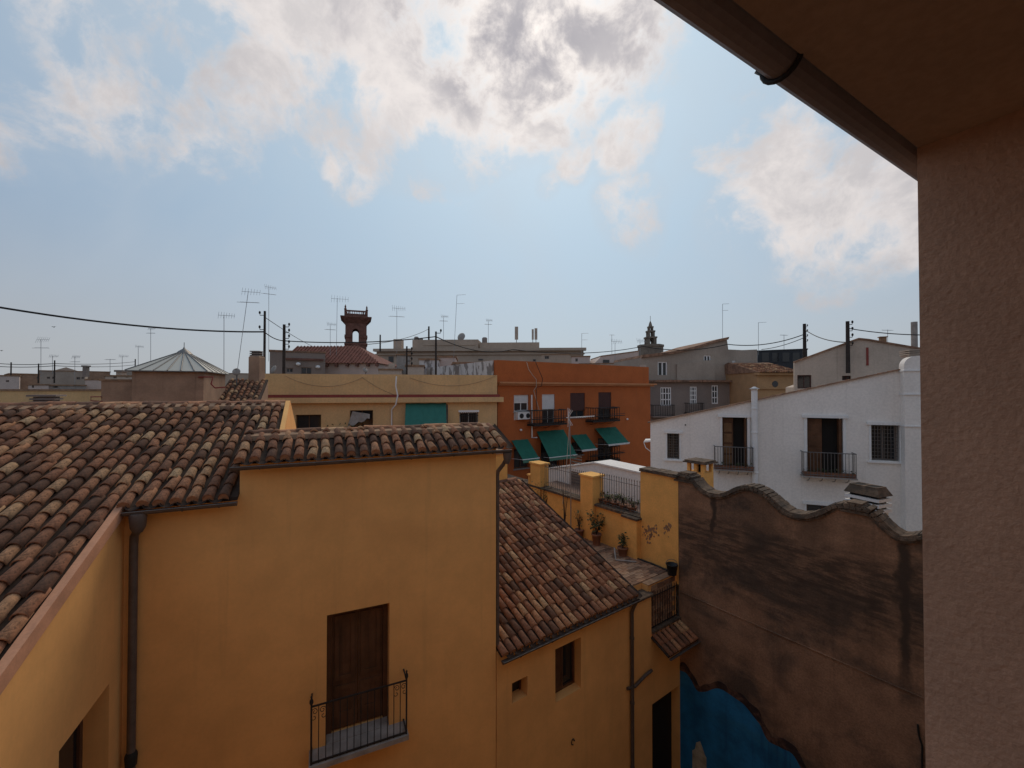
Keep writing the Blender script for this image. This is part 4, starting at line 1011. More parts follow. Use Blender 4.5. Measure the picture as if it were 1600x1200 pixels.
obj('clothes_rail', MB().tube([(r[0]+.1,-.4,r[2]+h*.38),(r[1]+.5,-.4,r[2]+h*.38)], .02, 5).tube([(r[0]+.1,-.4,r[2]+h*.38),(r[0]+.1,.02,r[2]+h*.38)], .02, 5).tube([(r[1]+.5,-.4,r[2]+h*.38),(r[1]+.5,.02,r[2]+h*.38)], .02, 5), M['iron'], ob)
r = ow['d2']; h = r[3]-r[2]
window(ob, (r[0],r[1],r[2],r[2]+h*.52), .16, M['shutterg'], M['glassd'], 2, 1, .08, sill=False); blind(ob, (r[0],r[1],r[2]+h*.5,r[3]), .05, M['blindw'], 12)
r = ow['w3']; h = r[3]-r[2]
window(ob, (r[0],r[1],r[2],r[2]+h*.30), .16, M['door'], M['glassd'], 2, 1, .07); blind(ob, (r[0],r[1],r[2]+h*.28,r[3]), .03, M['blindb'], 14)
r = ow['d4']; h = r[3]-r[2]
window(ob, (r[0],r[1],r[2],r[2]+h*.46), .16, M['door'], M['glassd'], 2, 1, .07, sill=False); blind(ob, (r[0],r[1],r[2]+h*.44,r[3]), .03, M['blindb'], 14)
obj('blind_bar', MB().tube([(r[0]-.25,-.35,r[2]+h*.42),(r[1]+.25,-.35,r[2]+h*.42)], .035, 6).tube([(r[0]+.1,-.35,r[2]+h*.42),(r[0]+.1,.03,r[2]+h*.42)], .02, 5), M['blindb'], ob)
for k in ('lw1','ld2','lw3','ld4'):
    window(ob, ow[k], .18, M['door'], M['glassd'], 2, 1, .08, sill=(k[1] == 'w'))
def oval(px0, px1, pyf, pyt, pj, n, nm='balcony'):
    a0, z0 = OR.az(px0, pyf, -pj); a1 = OR.a(px1, -pj); z1 = OR.az((px0+px1)/2, pyt, -pj)[1]; z0 = OR.az((px0+px1)/2, pyf, -pj)[1]
    return balcony(ob, a0, a1, z0, z1-z0, pj, n, M['iron'], M['iron'], .12, .02, brackets=3, side=2)
b_ = oval(835, 885, 662, 641, .75, 12); b2_ = oval(927, 968, 656.5, 637, .75, 11); b3_ = oval(927, 968, 720, 699, .75, 11); b4_ = oval(842, 888, 737, 712, .75, 12)
# shelf rails on the balconies
for bb, (px0, px1, py) in ((b_, (833,888,655)), (b2_, (924,975,651)), (b3_, (924,975,713))):
    a0, z0 = OR.az(px0, py, -.95); a1 = OR.a(px1, -.95)
    obj('plant_shelf', MB().box(a0, a1, -1.05, -.77, z0-.04, z0).tube([(a0,-1.05,z0+.12),(a1,-1.05,z0+.12)], .018, 5), M['iron'], bb)
def awning(px0, px1, pyt, pj, drop, mat, par=ob, F=OR, val=.22, bar=M['valance'], side=False):
    a0, a1 = F.a(px0), F.a(px1); z = F.az((px0+px1)/2, pyt)[1]
    n = 10; top = [(a0+(a1-a0)*i/n, -.03, z-.01*math.sin(i*1.7)) for i in range(n+1)]; bot = [(a0+(a1-a0)*i/n, -pj, z-drop-.015*math.sin(i*2.1)) for i in range(n+1)]
    mb = MB(); mb.add(top+bot+[(p[0],p[1],p[2]-.02) for p in top+bot], [(i,i+1,n+2+i,n+1+i) for i in range(n)]+[(2*(n+1)+i+1,2*(n+1)+i,3*(n+1)+i,3*(n+1)+i+1) for i in range(n)]+[(0,n+1,3*(n+1),2*(n+1)),(n,2*n+1,4*n+3,3*n+2)]+[(i,i+1,2*n+3+i,2*n+2+i) for i in range(n)])
    o = obj('awning', mb, mat, par)
    vb_ = MB(); m = 16
    for i in range(m):
        u0, u1 = a0+(a1-a0)*i/m, a0+(a1-a0)*(i+1)/m
        vb_.prism([(u0,z-drop),(u1,z-drop),(u1,z-drop-val*.8),((u0+u1)/2,z-drop-val),(u0,z-drop-val*.8)], [], lambda u, v, t: (u, t, v), -pj-.012, -pj+.004)
    obj('valance', vb_, bar, o)
    fr = MB().tube([(a0-.03,-pj,z-drop),(a1+.03,-pj,z-drop)], .028, 6)
    for a in (a0+.04, a1-.04): fr.tube([(a,-pj,z-drop),(a,-.0,z-drop-.10)], .015, 5)
    obj('frame', fr, M['metalw'], o); return o
awning(799, 824, 687, 1.25, 1.05, M['green']); awning(838, 880, 672.5, 1.35, 1.55, M['green']); awning(892, 915, 679, 1.1, .92, M['green'], bar=M['metalw'], val=.10); awning(929, 961, 668, 1.35, 1.05, M['green'], bar=M['metalw'], val=.10)
# pipes and loose cables on the front
q = [OR.az(830.5, 617, -.05), OR.az(831, 684, -.05), OR.az(839, 683.5, -.05)]
obj('drain_pipe', MB().tube([(u,-.06,v) for u, v in q], .05, 8), M['wtrim'], ob)
q = [(823,566),(826,577),(832,586),(838,593),(838,604),(834,610),(836,618),(842,640)]
obj('hanging_cable', MB().tube([(u,-.36,v) for u, v in [OR.az(x, y, -.36) for x, y in q]], .022, 5), M['beige'], ob)
q = [(837,566),(842,578),(848,592),(846,603),(838,606),(838,640)]
obj('hanging_cable', MB().tube([(u,-.38,v) for u, v in [OR.az(x, y, -.38) for x, y in q]], .02, 5), M['cable'], ob)
for px, py in ((813,672),(979,655)):
    q = OR.az(px, py); obj('wall_lamp', MB().lathe([(.02,-.06),(.09,-.02),(.09,.03),(.02,.08)], (q[0],-.07,q[1]), 8), M['wtrim'], ob)

# ================================================================== CREAM HOUSE BETWEEN
CH = Frame(O=tuple(at(778, 609, 25.2).xy), h=79.0)
cb2 = thing('cream_house', 'cream house with a tall blank parapet over a dark red band and a teal awning', 'house', CH)
cL = CH.a(404); cR = -.05
zb0, zb1 = CH.az(590, 629)[1], CH.az(590, 621)[1]; zrd = CH.az(590, 616.5)[1]; zcp = CH.az(590, 585)[1]
cw = {'a': CH.rect(462,502,648,678), 'b': CH.rect(547,583,641,672), 'c': CH.rect(636,700,632,690), 'd': CH.rect(718,747,644,672)}
m_ = MB().wall([(cL,0),(cR,0),(cR,zb0),(cL,zb0)], list(cw.values()), 0, .30); m_.box(cL, cR, .30, 9, 0, zb0)
obj('wall', m_, M['cream'], cb2)
obj('cornice', MB().box(cL-.05, cR+.35, -.30, .5, zb0, zb1), M['cream'], cb2)
obj('red_band', MB().box(cL-.02, cR+.15, -.12, .5, zb1, zrd), M['redstripe'], cb2)
obj('parapet', MB().box(cL, cR, -.02, .28, zrd, zcp).box(cL, cL+.28, .28, 9, zrd, zcp).box(cR-.28, cR, .28, 9, zrd, zcp), M['cream'], cb2)
obj('roof', MB().box(cL+.28, cR-.28, .28, 9, zb1, zrd+.02), M['flat'], cb2)
for k in ('a', 'b'):
    window(cb2, cw[k], .24, M['door'], M['glassd'], 2, 1, .05, sill=False)
r = cw['b']; cu = MB(); n = 8
pts = [(r[0]+.15+(r[1]-r[0]-.3)*i/n, -.12+.06*math.sin(i*1.5), 0) for i in range(n+1)]
cu.add([(p[0],p[1],r[3]-.05-.02*i) for i, p in enumerate(pts)]+[(p[0]-.25*(1-i/n),p[1]-.10,r[3]-.95+.5*i/n+.07*math.sin(i*2)) for i, p in enumerate(pts)], [(i,i+1,n+2+i,n+1+i) for i in range(n)], True)
obj('curtain', cu, M['stone'], cb2)
window(cb2, cw['c'], .2, M['shutterg'], M['glassd'], 2, 1, .08, sill=False)
awning(634, 697, 630, .95, 1.45, M['greenlt'], cb2, CH, .12, M['greenlt'])
r = cw['d']; wn_ = window(cb2, r, .2, M['wtrim'], M['glassd'], 2, 1, .06)
obj('lintel', MB().box(r[0]-.06,r[1]+.06,-.07,.05,r[3]-.0,r[3]+.12), M['wtrim'], wn_)
gm = MB()
for i in range(9): a = r[0]+.05+(r[1]-r[0]-.1)*i/8; gm.tube([(a,-.05,r[2]),(a,-.05,r[3])], .02, 5)
gm.tube([(r[0],-.05,r[2]+.4),(r[1],-.05,r[2]+.4)], .02, 5).tube([(r[0],-.05,r[3]-.2),(r[1],-.05,r[3]-.2)], .02, 5)
obj('grille', gm, M['iron'], wn_)
for q in ([(612,676),(612,640),(619,632),(622,618),(619,603),(620,588)],):
    obj('drain_pipe', MB().tube([(u,-.34 if i > 1 else -.06,v) for i, (u, v) in enumerate([CH.az(x, y, -.06) for x, y in q])], .04, 7), M['wtrim'], cb2)
def sag(p0, p1, s, n=14):
    p0, p1 = Vector(p0), Vector(p1); return [p0.lerp(p1, i/n)-Vector((0,0,4*s*(i/n)*(1-i/n))) for i in range(n+1)]
for a, b, s in (((445,587),(567,590),.55), ((640,590),(775,587),.55), ((565,589),(640,623),.2)):
    u0, u1 = CH.az(*a, -.05), CH.az(*b, -.05)
    obj('loose_cable', MB().tube(sag((u0[0],-.06,u0[1]), (u1[0],-.06,u1[1]), s), .009, 4), M['brownplain'], cb2)
# small bush on the sill between windows
q = CH.az(538, 672); bs = thing('sill_bush', 'small dark bush in front of the cream house wall between two dark windows', 'bush', loc=CH.wld(q[0], -.5, q[1]-.6), rot=CH.rot)
lf = MB(); rb = random.Random(2)
for i in range(150):
    c = Vector((rb.gauss(0,.42), rb.gauss(0,.14), .55+rb.gauss(0,.17))); t = rb.uniform(0,6.28); u = Vector((math.cos(t),math.sin(t),rb.uniform(-.6,.8))).normalized()*.09; v = u.cross(Vector((rb.random(),rb.random(),rb.random()))).normalized()*.05
    lf.add([c-u,c+v,c+u,c-v], [(0,1,2,3)])
obj('leaves', lf, M['greenery'], bs); obj('box', MB().box(-.5,.5,-.15,.5,-.0,.35), M['pot'], bs)

# chimney at its left end
chp = at(396.5, 609, 20.5); CHF = Frame(O=(chp.x, chp.y), h=85)
bc = thing('brown_chimney', 'tall brown rendered chimney with a louvred black top beside the cream parapet', 'chimney', CHF)
x0_, x1_ = CHF.a(388), CHF.a(405); zt = CHF.az(396, 558)[1]; zt2 = CHF.az(396, 547)[1]
hh_ = (x1_-x0_)/2; c_ = (x0_+x1_)/2
obj('stack', MB().box(c_-hh_,c_+hh_,0,.55,0,zt).hexa([(c_-hh_,0,zt),(c_+hh_,0,zt),(c_+hh_,.55,zt),(c_-hh_,.55,zt)],[(c_-hh_+.04,.04,zt+.06),(c_+hh_-.04,.04,zt+.06),(c_+hh_-.04,.51,zt+.06),(c_-hh_+.04,.51,zt+.06)]), M['brownplain'], bc)
for k in range(3): obj('slat', MB().box(c_-hh_+.03,c_+hh_-.03,.03,.52,zt+.07+k*(zt2-zt-.05)/3,zt+.12+k*(zt2-zt-.05)/3), M['greydark'], bc)
obj('core', MB().box(c_-hh_+.09,c_+hh_-.09,.09,.46,zt+.05,zt2-.03), M['dark'], bc)

# ================================================================== GLASS-ROOFED HUT
SK = Frame(265, 15.6, 68.0)
sk = thing('skylight_hut', 'brown rendered stair hut under a hipped glass skylight roof', 'hut', SK)
s0, s1 = SK.a(206), SK.a(318); ze = SK.az(265, 581)[1]
skd = 1.0
while proj(SK.wld(s1, skd, ze))[0] < 352 and skd < 5: skd += .05
obj('wall', MB().box(s0, s1, 0, skd, 0, ze), M['brownplain'], sk)
zap = SK.az(287, 548, skd/2)[1]; apx = SK.a(287, skd/2)
e0, e1, f0, f1 = s0-.15, s1+.15, -.15, skd+.15
corners = [Vector((e0,f0,ze+.04)), Vector((e1,f0,ze+.04)), Vector((e1,f1,ze+.04)), Vector((e0,f1,ze+.04))]; apex = Vector((apx,skd/2,zap))
gr_ = obj('glass_roof', MB().box(e0,e1,f0,f1,ze,ze+.035), M['metalg'], sk)
nseg = (6, 5, 6, 5)
for sd_ in range(4):
    A, B = corners[sd_], corners[(sd_+1) % 4]
    for i in range(nseg[sd_]):
        p, q = A.lerp(B, i/nseg[sd_]), A.lerp(B, (i+1)/nseg[sd_]); t = .94
        pa_, qa_ = p.lerp(apex, t), q.lerp(apex, t); dn = Vector((0,0,-.012))
        obj('pane', MB().hexa([p+dn,q+dn,qa_+dn,pa_+dn],[p,q,qa_,pa_]), M['skyglass'], gr_)
        obj('glazing_bar', MB().tube([p+Vector((0,0,.01)), p.lerp(apex, .95)+Vector((0,0,.01))], .022, 5), M['metalg'], gr_)
obj('finial', MB().lathe([(.30,-.14),(.20,-.02),(.05,.08),(.012,.16),(.012,.34)], (apx,skd/2,zap), 8), M['metalg'], gr_)
rp = [SK.az(x, y, -.04) for x, y in ((310,589),(333,589),(330,600),(336,606),(352,605))]
obj('rust_pipe', MB().tube([(u,-.05,v) for u, v in rp], .03, 6), M['redstripe'], sk)
SW = Frame(180, 15.6, 80.0)
sw = thing('dark_brown_hut', 'low dark brown rendered block beside the glass roofed hut', 'hut', SW)
s0, s1 = SW.a(158), SW.a(207); ze = SW.az(180, 592.5)[1]
obj('wall', MB().box(s0, s1, 0, 2.2, 0, ze-.06), M['brownplain'], sw); obj('coping', MB().box(s0-.04, s1+.02, -.04, 2.25, ze-.06, ze), M['mortar'], sw)
rp = [SW.az(x, y, -.04) for x, y in ((158,620),(142,620),(142,626),(157,627))]
obj('rust_bracket', MB().tube([(u,-.04,v) for u, v in rp]+[(rp[0][0]+.02,.02,rp[-1][1])], .022, 6), M['redstripe'], sw)
# long cream parapet far left
CW = Frame(70, 23.0, 88.0)
cw_ = thing('long_cream_house', 'long low cream house with a blank parapet behind the big tile roof', 'house', CW)
s0, s1 = CW.a(-60), CW.a(168); ze = CW.az(80, 608)[1]
obj('wall', MB().box(s0, s1, 0, 6, 0, ze-.1), M['cream'], cw_); obj('coping', MB().box(s0-.05, s1+.03, -.05, 6.05, ze-.1, ze), M['mortar'], cw_)
# small tile roof between hut and chimney
RT = Frame(375, 18.0, 66.0)
rt_ = thing('small_tile_house', 'small house with a dark mossy tile roof squeezed between brown hut and chimney', 'house', RT)
s0, s1 = RT.a(336), RT.a(404)
zt0, zt1 = RT.az(372, 632)[1], RT.az(372, 594, 3.0)[1]
rp_ = math.atan2(zt1-zt0, 3.0)
obj('wall', MB().prism([(0,0),(3.2,0),(3.2,zt1-.02),(3.0,zt1-.02),(0,zt0-.02)], [], lambda u, v, t: (t, u, v), s0, s1), M['brownplain'], rt_)
rf_ = obj('roof', MB().prism([(-.1,zt0-.05),(3.05,zt1-.01),(3.05,zt1+.04),(-.1,zt0+.0)], [], lambda u, v, t: (t, u, v), s0-.03, s1+.03), M['under'], rt_)
tile_roof(rf_, RT, zt0, rp_, [s0+.1+.22*i for i in range(int((s1-s0)/.22))], lambda a: -.12, lambda a: 3.0, rs=21, limit=200)
# ================================================================== BUILDINGS FURTHER OFF
def simple_house(name, label, px0, px1, pyt, Y, depth, h, wall, roof=None, cat='house', wins=(), group=None, par=.0, base=0.0, wmat=None, cap=None):
    F = Frame((px0+px1)/2, Y, 90+math.degrees(math.atan(((px0+px1)/2-800)/FPX))+(h-90))   # fronts face the old street, roughly toward the viewer
    o = thing(name, label, cat, F, group=group)
    a0, a1 = F.a(px0), F.a(px1); zt = F.az((px0+px1)/2, pyt)[1]
    rects = [F.rect(*w_[:4]) for w_ in wins]
    mb = MB().wall([(a0,base),(a1,base),(a1,zt-.14),(a0,zt-.14)], rects, 0, .25); mb.box(a0, a1, .25, depth, base, zt-.14)
    obj('wall', mb, wall, o)
    obj('roof', MB().box(a0-.08, a1+.08, -.08, depth+.08, zt-.14, zt), roof or M['mortar'], o)
    for r, w_ in zip(rects, wins): window(o, r, .16, wmat or M['greydark'], M['glassd'], 2 if len(w_) < 5 else w_[4], 1 if len(w_) < 6 else w_[5], .07, sill=False)
    return o, F, a0, a1, zt

# --- grey house
GB = Frame(1100, 44.0, 84.0)
gb = thing('grey_house', 'grey rendered house with white shuttered windows and a stepped tiled attic', 'house', GB)
g0, g1 = GB.a(1005), GB.a(1186); zc = GB.az(1100, 597)[1]
gw_ = [(1032,1049,605,634,4,3),(1078,1089,604,631,3,4),(1112,1122,602,631,2,3),(1141,1152,602,630,3,4)]
rects = [GB.rect(*w_[:4]) for w_ in gw_]
mb = MB().wall([(g0,0),(g1,0),(g1,zc),(g0,zc)], rects, 0, .3); mb.box(g0, g1, .3, 12, 0, zc); obj('wall', mb, M['greydark'], gb)
for r, w_ in zip(rects, gw_): window(gb, r, .12, M['wtrim'], M['glassd'], w_[4], w_[5], .12, .10, sill=False)
ed = MB(); s = g0-.2
while s < g1+.2:
    L = rg2.uniform(.3,.5); ed.box(s, s+L*.95, -.5+rg2.uniform(-.06,.06), .6, zc, zc+.16+rg2.uniform(0,.08)); s += L
tag(obj('eave_tiles', ed, M['tileroof'], gb), kind='stuff')
# attic storey
pts = [GB.az(x, y, .7) for x, y in ((1002,559),(1030,556),(1052,553),(1086,545),(1118,535),(1136,531),(1138,546),(1160,547),(1183,546))]
aw = [(1028,1043,565,586),(1100,1111,555,563),(1144,1150,563,585)]
rects = [GB.rect(*w_, .7) for w_ in aw]
outer = [(pts[0][0],zc+.02),(pts[-1][0],zc+.02)]+pts[::-1]
mb = MB().prism(outer, [[(r[0],r[2]),(r[1],r[2]),(r[1],r[3]),(r[0],r[3])] for r in rects], lambda u, v, t: (u, t, v), .7, 1.0)
mb.prism(outer, [], lambda u, v, t: (u, t, v), 1.0, 9)
at_ = obj('attic', mb, M['grey'], gb)
for r in rects:
    fm = MB().box(r[0],r[1],.9,.96,r[2],r[3]); w0 = obj('window', MB().box(r[0],r[0]+.12,.78,.88,r[2],r[3]).box(r[1]-.12,r[1],.78,.88,r[2],r[3]).box(r[0]+.12,r[1]-.12,.78,.88,r[3]-.12,r[3]).box((r[0]+r[1])/2-.06,(r[0]+r[1])/2+.06,.78,.88,r[2],r[3]-.12), M['wtrim'], at_)
    obj('pane', fm, M['glassd'], w0)
tr = [p for p in pts[:6]]
obj('attic_roof', MB().prism([(p[0],p[1]+.01) for p in tr]+[(p[0]+.1,p[1]+.30) for p in tr[::-1]], [], lambda u, v, t: (u, t, v), .45, 9.2), M['tileroof'], gb)
lw = [GB.az(1058,569,.45), GB.az(1117,562,.45), GB.az(1117,594,.45), GB.az(1058,594,.45)]
obj('terrace_parapet', MB().prism([lw[3],lw[2],lw[1],lw[0]], [], lambda u, v, t: (u, t, v), .45, .69), M['grey'], gb)
for (x0, x1, yt, yb) in ((1021,1054,633,650),(1075,1100,630,646)):
    r = GB.rect(x0, x1, yt, yb, -.7); balcony(gb, r[0], r[1], r[2], r[3]-r[2], .7, 9, M['iron'], M['greydark'], .14, .022, side=2)
for x0, x1, y0, y1 in ((1001,1010,570,592),):
    r = GB.rect(x0, x1, y0, y1, -.2); obj('side_box', MB().box(r[0],r[1],-.2,.0,r[2],r[3]), M['beige'], gb)
# --- pale gable left of it and dark glass block, ochre house, beige gable right
simple_house('pale_gable_house', 'pale plain house end behind the orange parapet', 905, 1002, 567, 58, 9, 88, M['beige'])
PG = Frame(965, 59, 88); pgt = thing('pale_lean_to', 'pale lean-to attic with a sloping top behind the orange parapet', 'house', PG)
a_ = [PG.az(x, y) for x, y in ((925,572),(999,572),(999,549),(940,557))]
obj('wall', MB().prism(a_, [], lambda u, v, t: (u, t, v), .3, 7), M['pinkwhite'], pgt); obj('coping', MB().prism([(a_[3][0],a_[3][1]),(a_[2][0],a_[2][1]),(a_[2][0],a_[2][1]+.15),(a_[3][0],a_[3][1]+.15)], [], lambda u, v, t: (u, t, v), .25, 7.1), M['mortar'], pgt)
r = PG.rect(943,953,562,568); obj('window', MB().box(r[0],r[1],.22,.31,r[2],r[3]), M['glassd'], pgt)
o, F, a0, a1, zt = simple_house('dark_glass_block', 'black clad penthouse block with glazed front behind the ochre house', 1184, 1262, 546, 58, 9, 86, M['darkclad'], M['darkclad'])
for x0 in (1190, 1206, 1222, 1238):
    r = F.rect(x0, x0+13, 550, 566); w0 = obj('window', MB().box(r[0],r[1],-.05,0,r[2],r[3]), M['darkclad'], o); obj('pane', MB().box(r[0]+.1,r[1]-.1,-.06,-.052,r[2]+.1,r[3]-.1), M['glassd'], w0)
OC = Frame(1215, 40.0, 86.0); oc = thing('ochre_house', 'ochre house with red tiled eave and a round window below the black block', 'house', OC)
o0, o1 = OC.a(1183), OC.a(1250); z1 = OC.az(1215, 582)[1]
obj('wall', MB().box(o0, o1, 0, 9, 0, z1), M['ochre'], oc)
obj('cornice', MB().box(o0-.1, o1+.1, -.35, .3, z1-.25, z1-.02).box(o0-.05,o1+.05,-.18,.3,OC.az(1215,607)[1]-.06,OC.az(1215,607)[1]+.06), M['ochre'], oc)
rf_ = obj('roof', MB().prism([(-.5,z1),(4.5,z1+1.25),(9.2,z1),], [], lambda u, v, t: (t, u, v), o0-.1, o1+.1), M['tileroof'], oc)
tile_roof(rf_, OC, z1+.1, math.atan2(1.25,5.0), [o0+.1+.25*i for i in range(int((o1-o0)/.25))], lambda a: -.5, lambda a: 3.8, rs=31, limit=0)
q = OC.az(1211, 600); obj('round_window', MB().tube([(q[0],-.02,q[1]),(q[0],.1,q[1])], .32, 8), M['glassd'], oc)
arch = [OC.az(1211,624)]; obj('arch_band', MB().tube([(arch[0][0]+math.cos(t*math.pi/8)*.8,-.03,arch[0][1]-.4+math.sin(t*math.pi/8)*.8) for t in range(9)], .08, 5), M['ochre'], oc)
BG = Frame(1340, 26.0, 114.0); bg = thing('beige_gable_house', 'weathered beige house with a long sloping gable above the white house', 'house', BG)
prof = [BG.az(x, y) for x, y in ((1241,567),(1290,549),(1341,530.5),(1356,532),(1432,545),(1480,552))]
bw = [(1246,1268,586,607),(1316,1330,587,594)]
rects = [BG.rect(*w_) for w_ in bw]
outer = [(prof[0][0],0),(prof[-1][0],0)]+prof[::-1]
obj('wall', MB().prism(outer, [[(r[0],r[2]),(r[1],r[2]),(r[1],r[3]),(r[0],r[3])] for r in rects], lambda u, v, t: (u, t, v), 0, .3).prism([(u, max(0, v-1.6)) for u, v in outer], [], lambda u, v, t: (u, t, v), .3, 3.0), M['beige'], bg)
for r in rects: window(bg, r, .2, M['blindb'], M['glassd'], 2, 1, .06, sill=False)
for i in range(len(prof)-1):
    p, q = prof[i], prof[i+1]
    obj('roof', MB().prism([(p[0],p[1]+.003),(q[0],q[1]+.003),(q[0],q[1]+.10),(p[0],p[1]+.10)], [], lambda u, v, t: (u, t, v), -.10, .36), M['tileroof'], bg)
r = BG.rect(1354,1357.5,543,571); obj('wall_slot', MB().box(r[0],r[1],-.04,.02,r[2],r[3]), M['redstripe'], bg)
q = BG.az(1341,531); obj('ridge_vent', MB().box(q[0]+1.1,q[0]+1.4,.02,.3,q[1]-.4,q[1]+.10).box(q[0]+1.05,q[0]+1.45,-.03,.35,q[1]+.10,q[1]+.15), M['mortar'], bg)
cf = BG.rect(1424.5,1435,503,560,1.0); obj('round_flue', MB().tube([((cf[0]+cf[1])/2,1.0,cf[2]),((cf[0]+cf[1])/2,1.0,cf[3])], (cf[1]-cf[0])/2, 12), M['stone'], bg)

# --- red roofed church house and brick bell tower
RH = Frame(510, 44.0, 92.0); rh = thing('red_roof_house', 'low house with long dark red roof and white wall below the brick tower', 'house', RH)
r0, r1 = RH.a(440), RH.a(590); zw = RH.az(550, 567)[1]; zrg = RH.az(550, 541, 3.2)[1]
obj('wall', MB().box(RH.a(505), r1, 0, 7, 0, zw), M['pinkwhite'], rh)
A = [(r0-.2,-.35,zw-.05),(r1+.25,-.35,zw-.05),(r1+.25,7.2,zw-.05),(r0-.2,7.2,zw-.05)]
r2_ = RH.a(560, 3.2)
mb = MB(); mb.add(A+[(r0-.2,3.2,zrg),(r2_,3.2,zrg)], [(0,1,5,4),(1,2,5),(2,3,4,5),(3,0,4),(0,3,2,1)])
rr_ = obj('roof', mb, M['redroof'], rh)
for i in range(28):
    t = (i+.5)/28; a = r0-.2+(r1+.45-r0)*t; top = min(1.0, max(.05, (r1+.25-a)/(r1+.25-r2_))); 
    obj('tile_rib', MB().tube([(a,-.38,zw-.02),(a if a < r2_ else a-(a-r2_)*0,-.35+3.5*top,zw+.03+(zrg-zw)*top)], .07, 5), M['redroof'], rr_)
for px in (512, 527, 544, 559, 576, 590):
    a = RH.a(px); obj('rafter_end', MB().box(a-.12,a+.12,-.45,.02,zw-.38,zw-.1), M['brick'], rh)
o, F, a0, a1, zt = simple_house('grey_brown_hut', 'flat grey brown rooftop building with round dish lamps beside the red roof', 421, 508, 548, 40, 6, 90, M['greydark'], M['tileroof'], wins=((447,458,575,582),(470,487,574,590)))
r = F.rect(445,505,560,563); obj('cornice_band', MB().box(r[0],r[1],-.2,.02,r[2],r[3]), M['brick'], o)
for px, py in ((466,569),(496.5,573.5)):
    q = F.az(px, py); obj('lamp', MB().lathe([(.02,-.16),(.2,-.1),(.2,.1),(.02,.16)], (q[0],-.18,q[1]), 8), M['wtrim'], o)
TW = Frame(555.5, 62.0, 69.5); tw_ = thing('brick_bell_tower', 'dark brick bell tower with an open arch and balustrade on top', 'tower', TW)
t0, t1 = TW.a(539), TW.a(572.5); zt_ = TW.az(555,504)[1]; zb_ = TW.az(555,532)[1]; zc_ = TW.az(555,495)[1]; zbl = TW.az(555,485)[1]
wv = t1-t0; o0, o1 = TW.a(550.3), TW.a(560); zo0, zo1 = TW.az(555,534)[1], TW.az(555,518)[1]; ra = (o1-o0)/2; cx = (o0+o1)/2
arc = [(cx+ra*math.cos(t*math.pi/10), zo1+ra*math.sin(t*math.pi/10)) for t in range(11)]
hole = [(o0,zo0),(o1,zo0)]+arc
mb = MB().prism([(t0,zo0-.6),(t1,zo0-.6),(t1,zt_),(t0,zt_)], [hole], lambda u, v, t: (u, t, v), 0, .7)
mb.prism([(t0,zo0-.6),(t1,zo0-.6),(t1,zt_),(t0,zt_)], [hole], lambda u, v, t: (u, t, v), wv-.7, wv)
hole2 = [(u-t0, v) for u, v in hole]
sd1 = [(.7,zo0-.6),(wv-.7,zo0-.6),(wv-.7,zt_),(.7,zt_)]
mb.prism(sd1, [], lambda u, v, t: (t, u, v), t0, t0+.5); mb.prism(sd1, [], lambda u, v, t: (t, u, v), t1-.5, t1)
mb.box(t0, t1, 0, wv, 0, zo0-.6)
obj('shaft', mb, M['brick'], tw_)
for zz_, e in ((zo0-.3,.14),(zb_+.55,.12),(zo0+.9,.10)):
    obj('string_course', MB().box(t0-e,o0-.12,-e,wv+e,zz_-.12,zz_+.12).box(o1+.12,t1+e,-e,wv+e,zz_-.12,zz_+.12), M['brick'], tw_)
for k in range(5):
    e = .12+.14*k; z = zt_+(zc_-zt_)*k/5; obj('cornice_course', MB().box(t0-e,t1+e,-e,wv+e,z,z+(zc_-zt_)/5), M['brick'], tw_)
e = .15; bl = obj('balustrade', MB().box(t0-e,t1+e,-e,-e+.3,zc_,zc_+.25).box(t0-e,t1+e,-e,-e+.3,zbl-.2,zbl).box(t0-e,t1+e,wv+e-.3,wv+e,zc_,zc_+.25).box(t0-e,t1+e,wv+e-.3,wv+e,zbl-.2,zbl)
    .box(t0-e,t0-e+.3,-e+.3,wv+e-.3,zc_,zc_+.25).box(t0-e,t0-e+.3,-e+.3,wv+e-.3,zbl-.2,zbl).box(t1+e-.3,t1+e,-e+.3,wv+e-.3,zc_,zc_+.25).box(t1+e-.3,t1+e,-e+.3,wv+e-.3,zbl-.2,zbl), M['brick'], tw_)
for yy in (-e+.15, wv+e-.15):
    for k in range(13):
        a = t0-e+.15+(wv+2*e-.3)*k/12; wdt = .30 if k in (0,12) else (.22 if k in (2,10) else .085)
        obj('baluster', MB().box(a-wdt/2,a+wdt/2,yy-.1,yy+.1,zc_+.2,zbl-.15), M['brick'], bl)
for a in (t0-e+.15, t1+e-.15):
    for yy in (-e+.15, wv+e-.15): obj('finial', MB().lathe([(.16,0),(.2,.15),(.08,.3),(.14,.45),(.02,.8)], (a,yy,zbl), 6), M['brick'], bl)

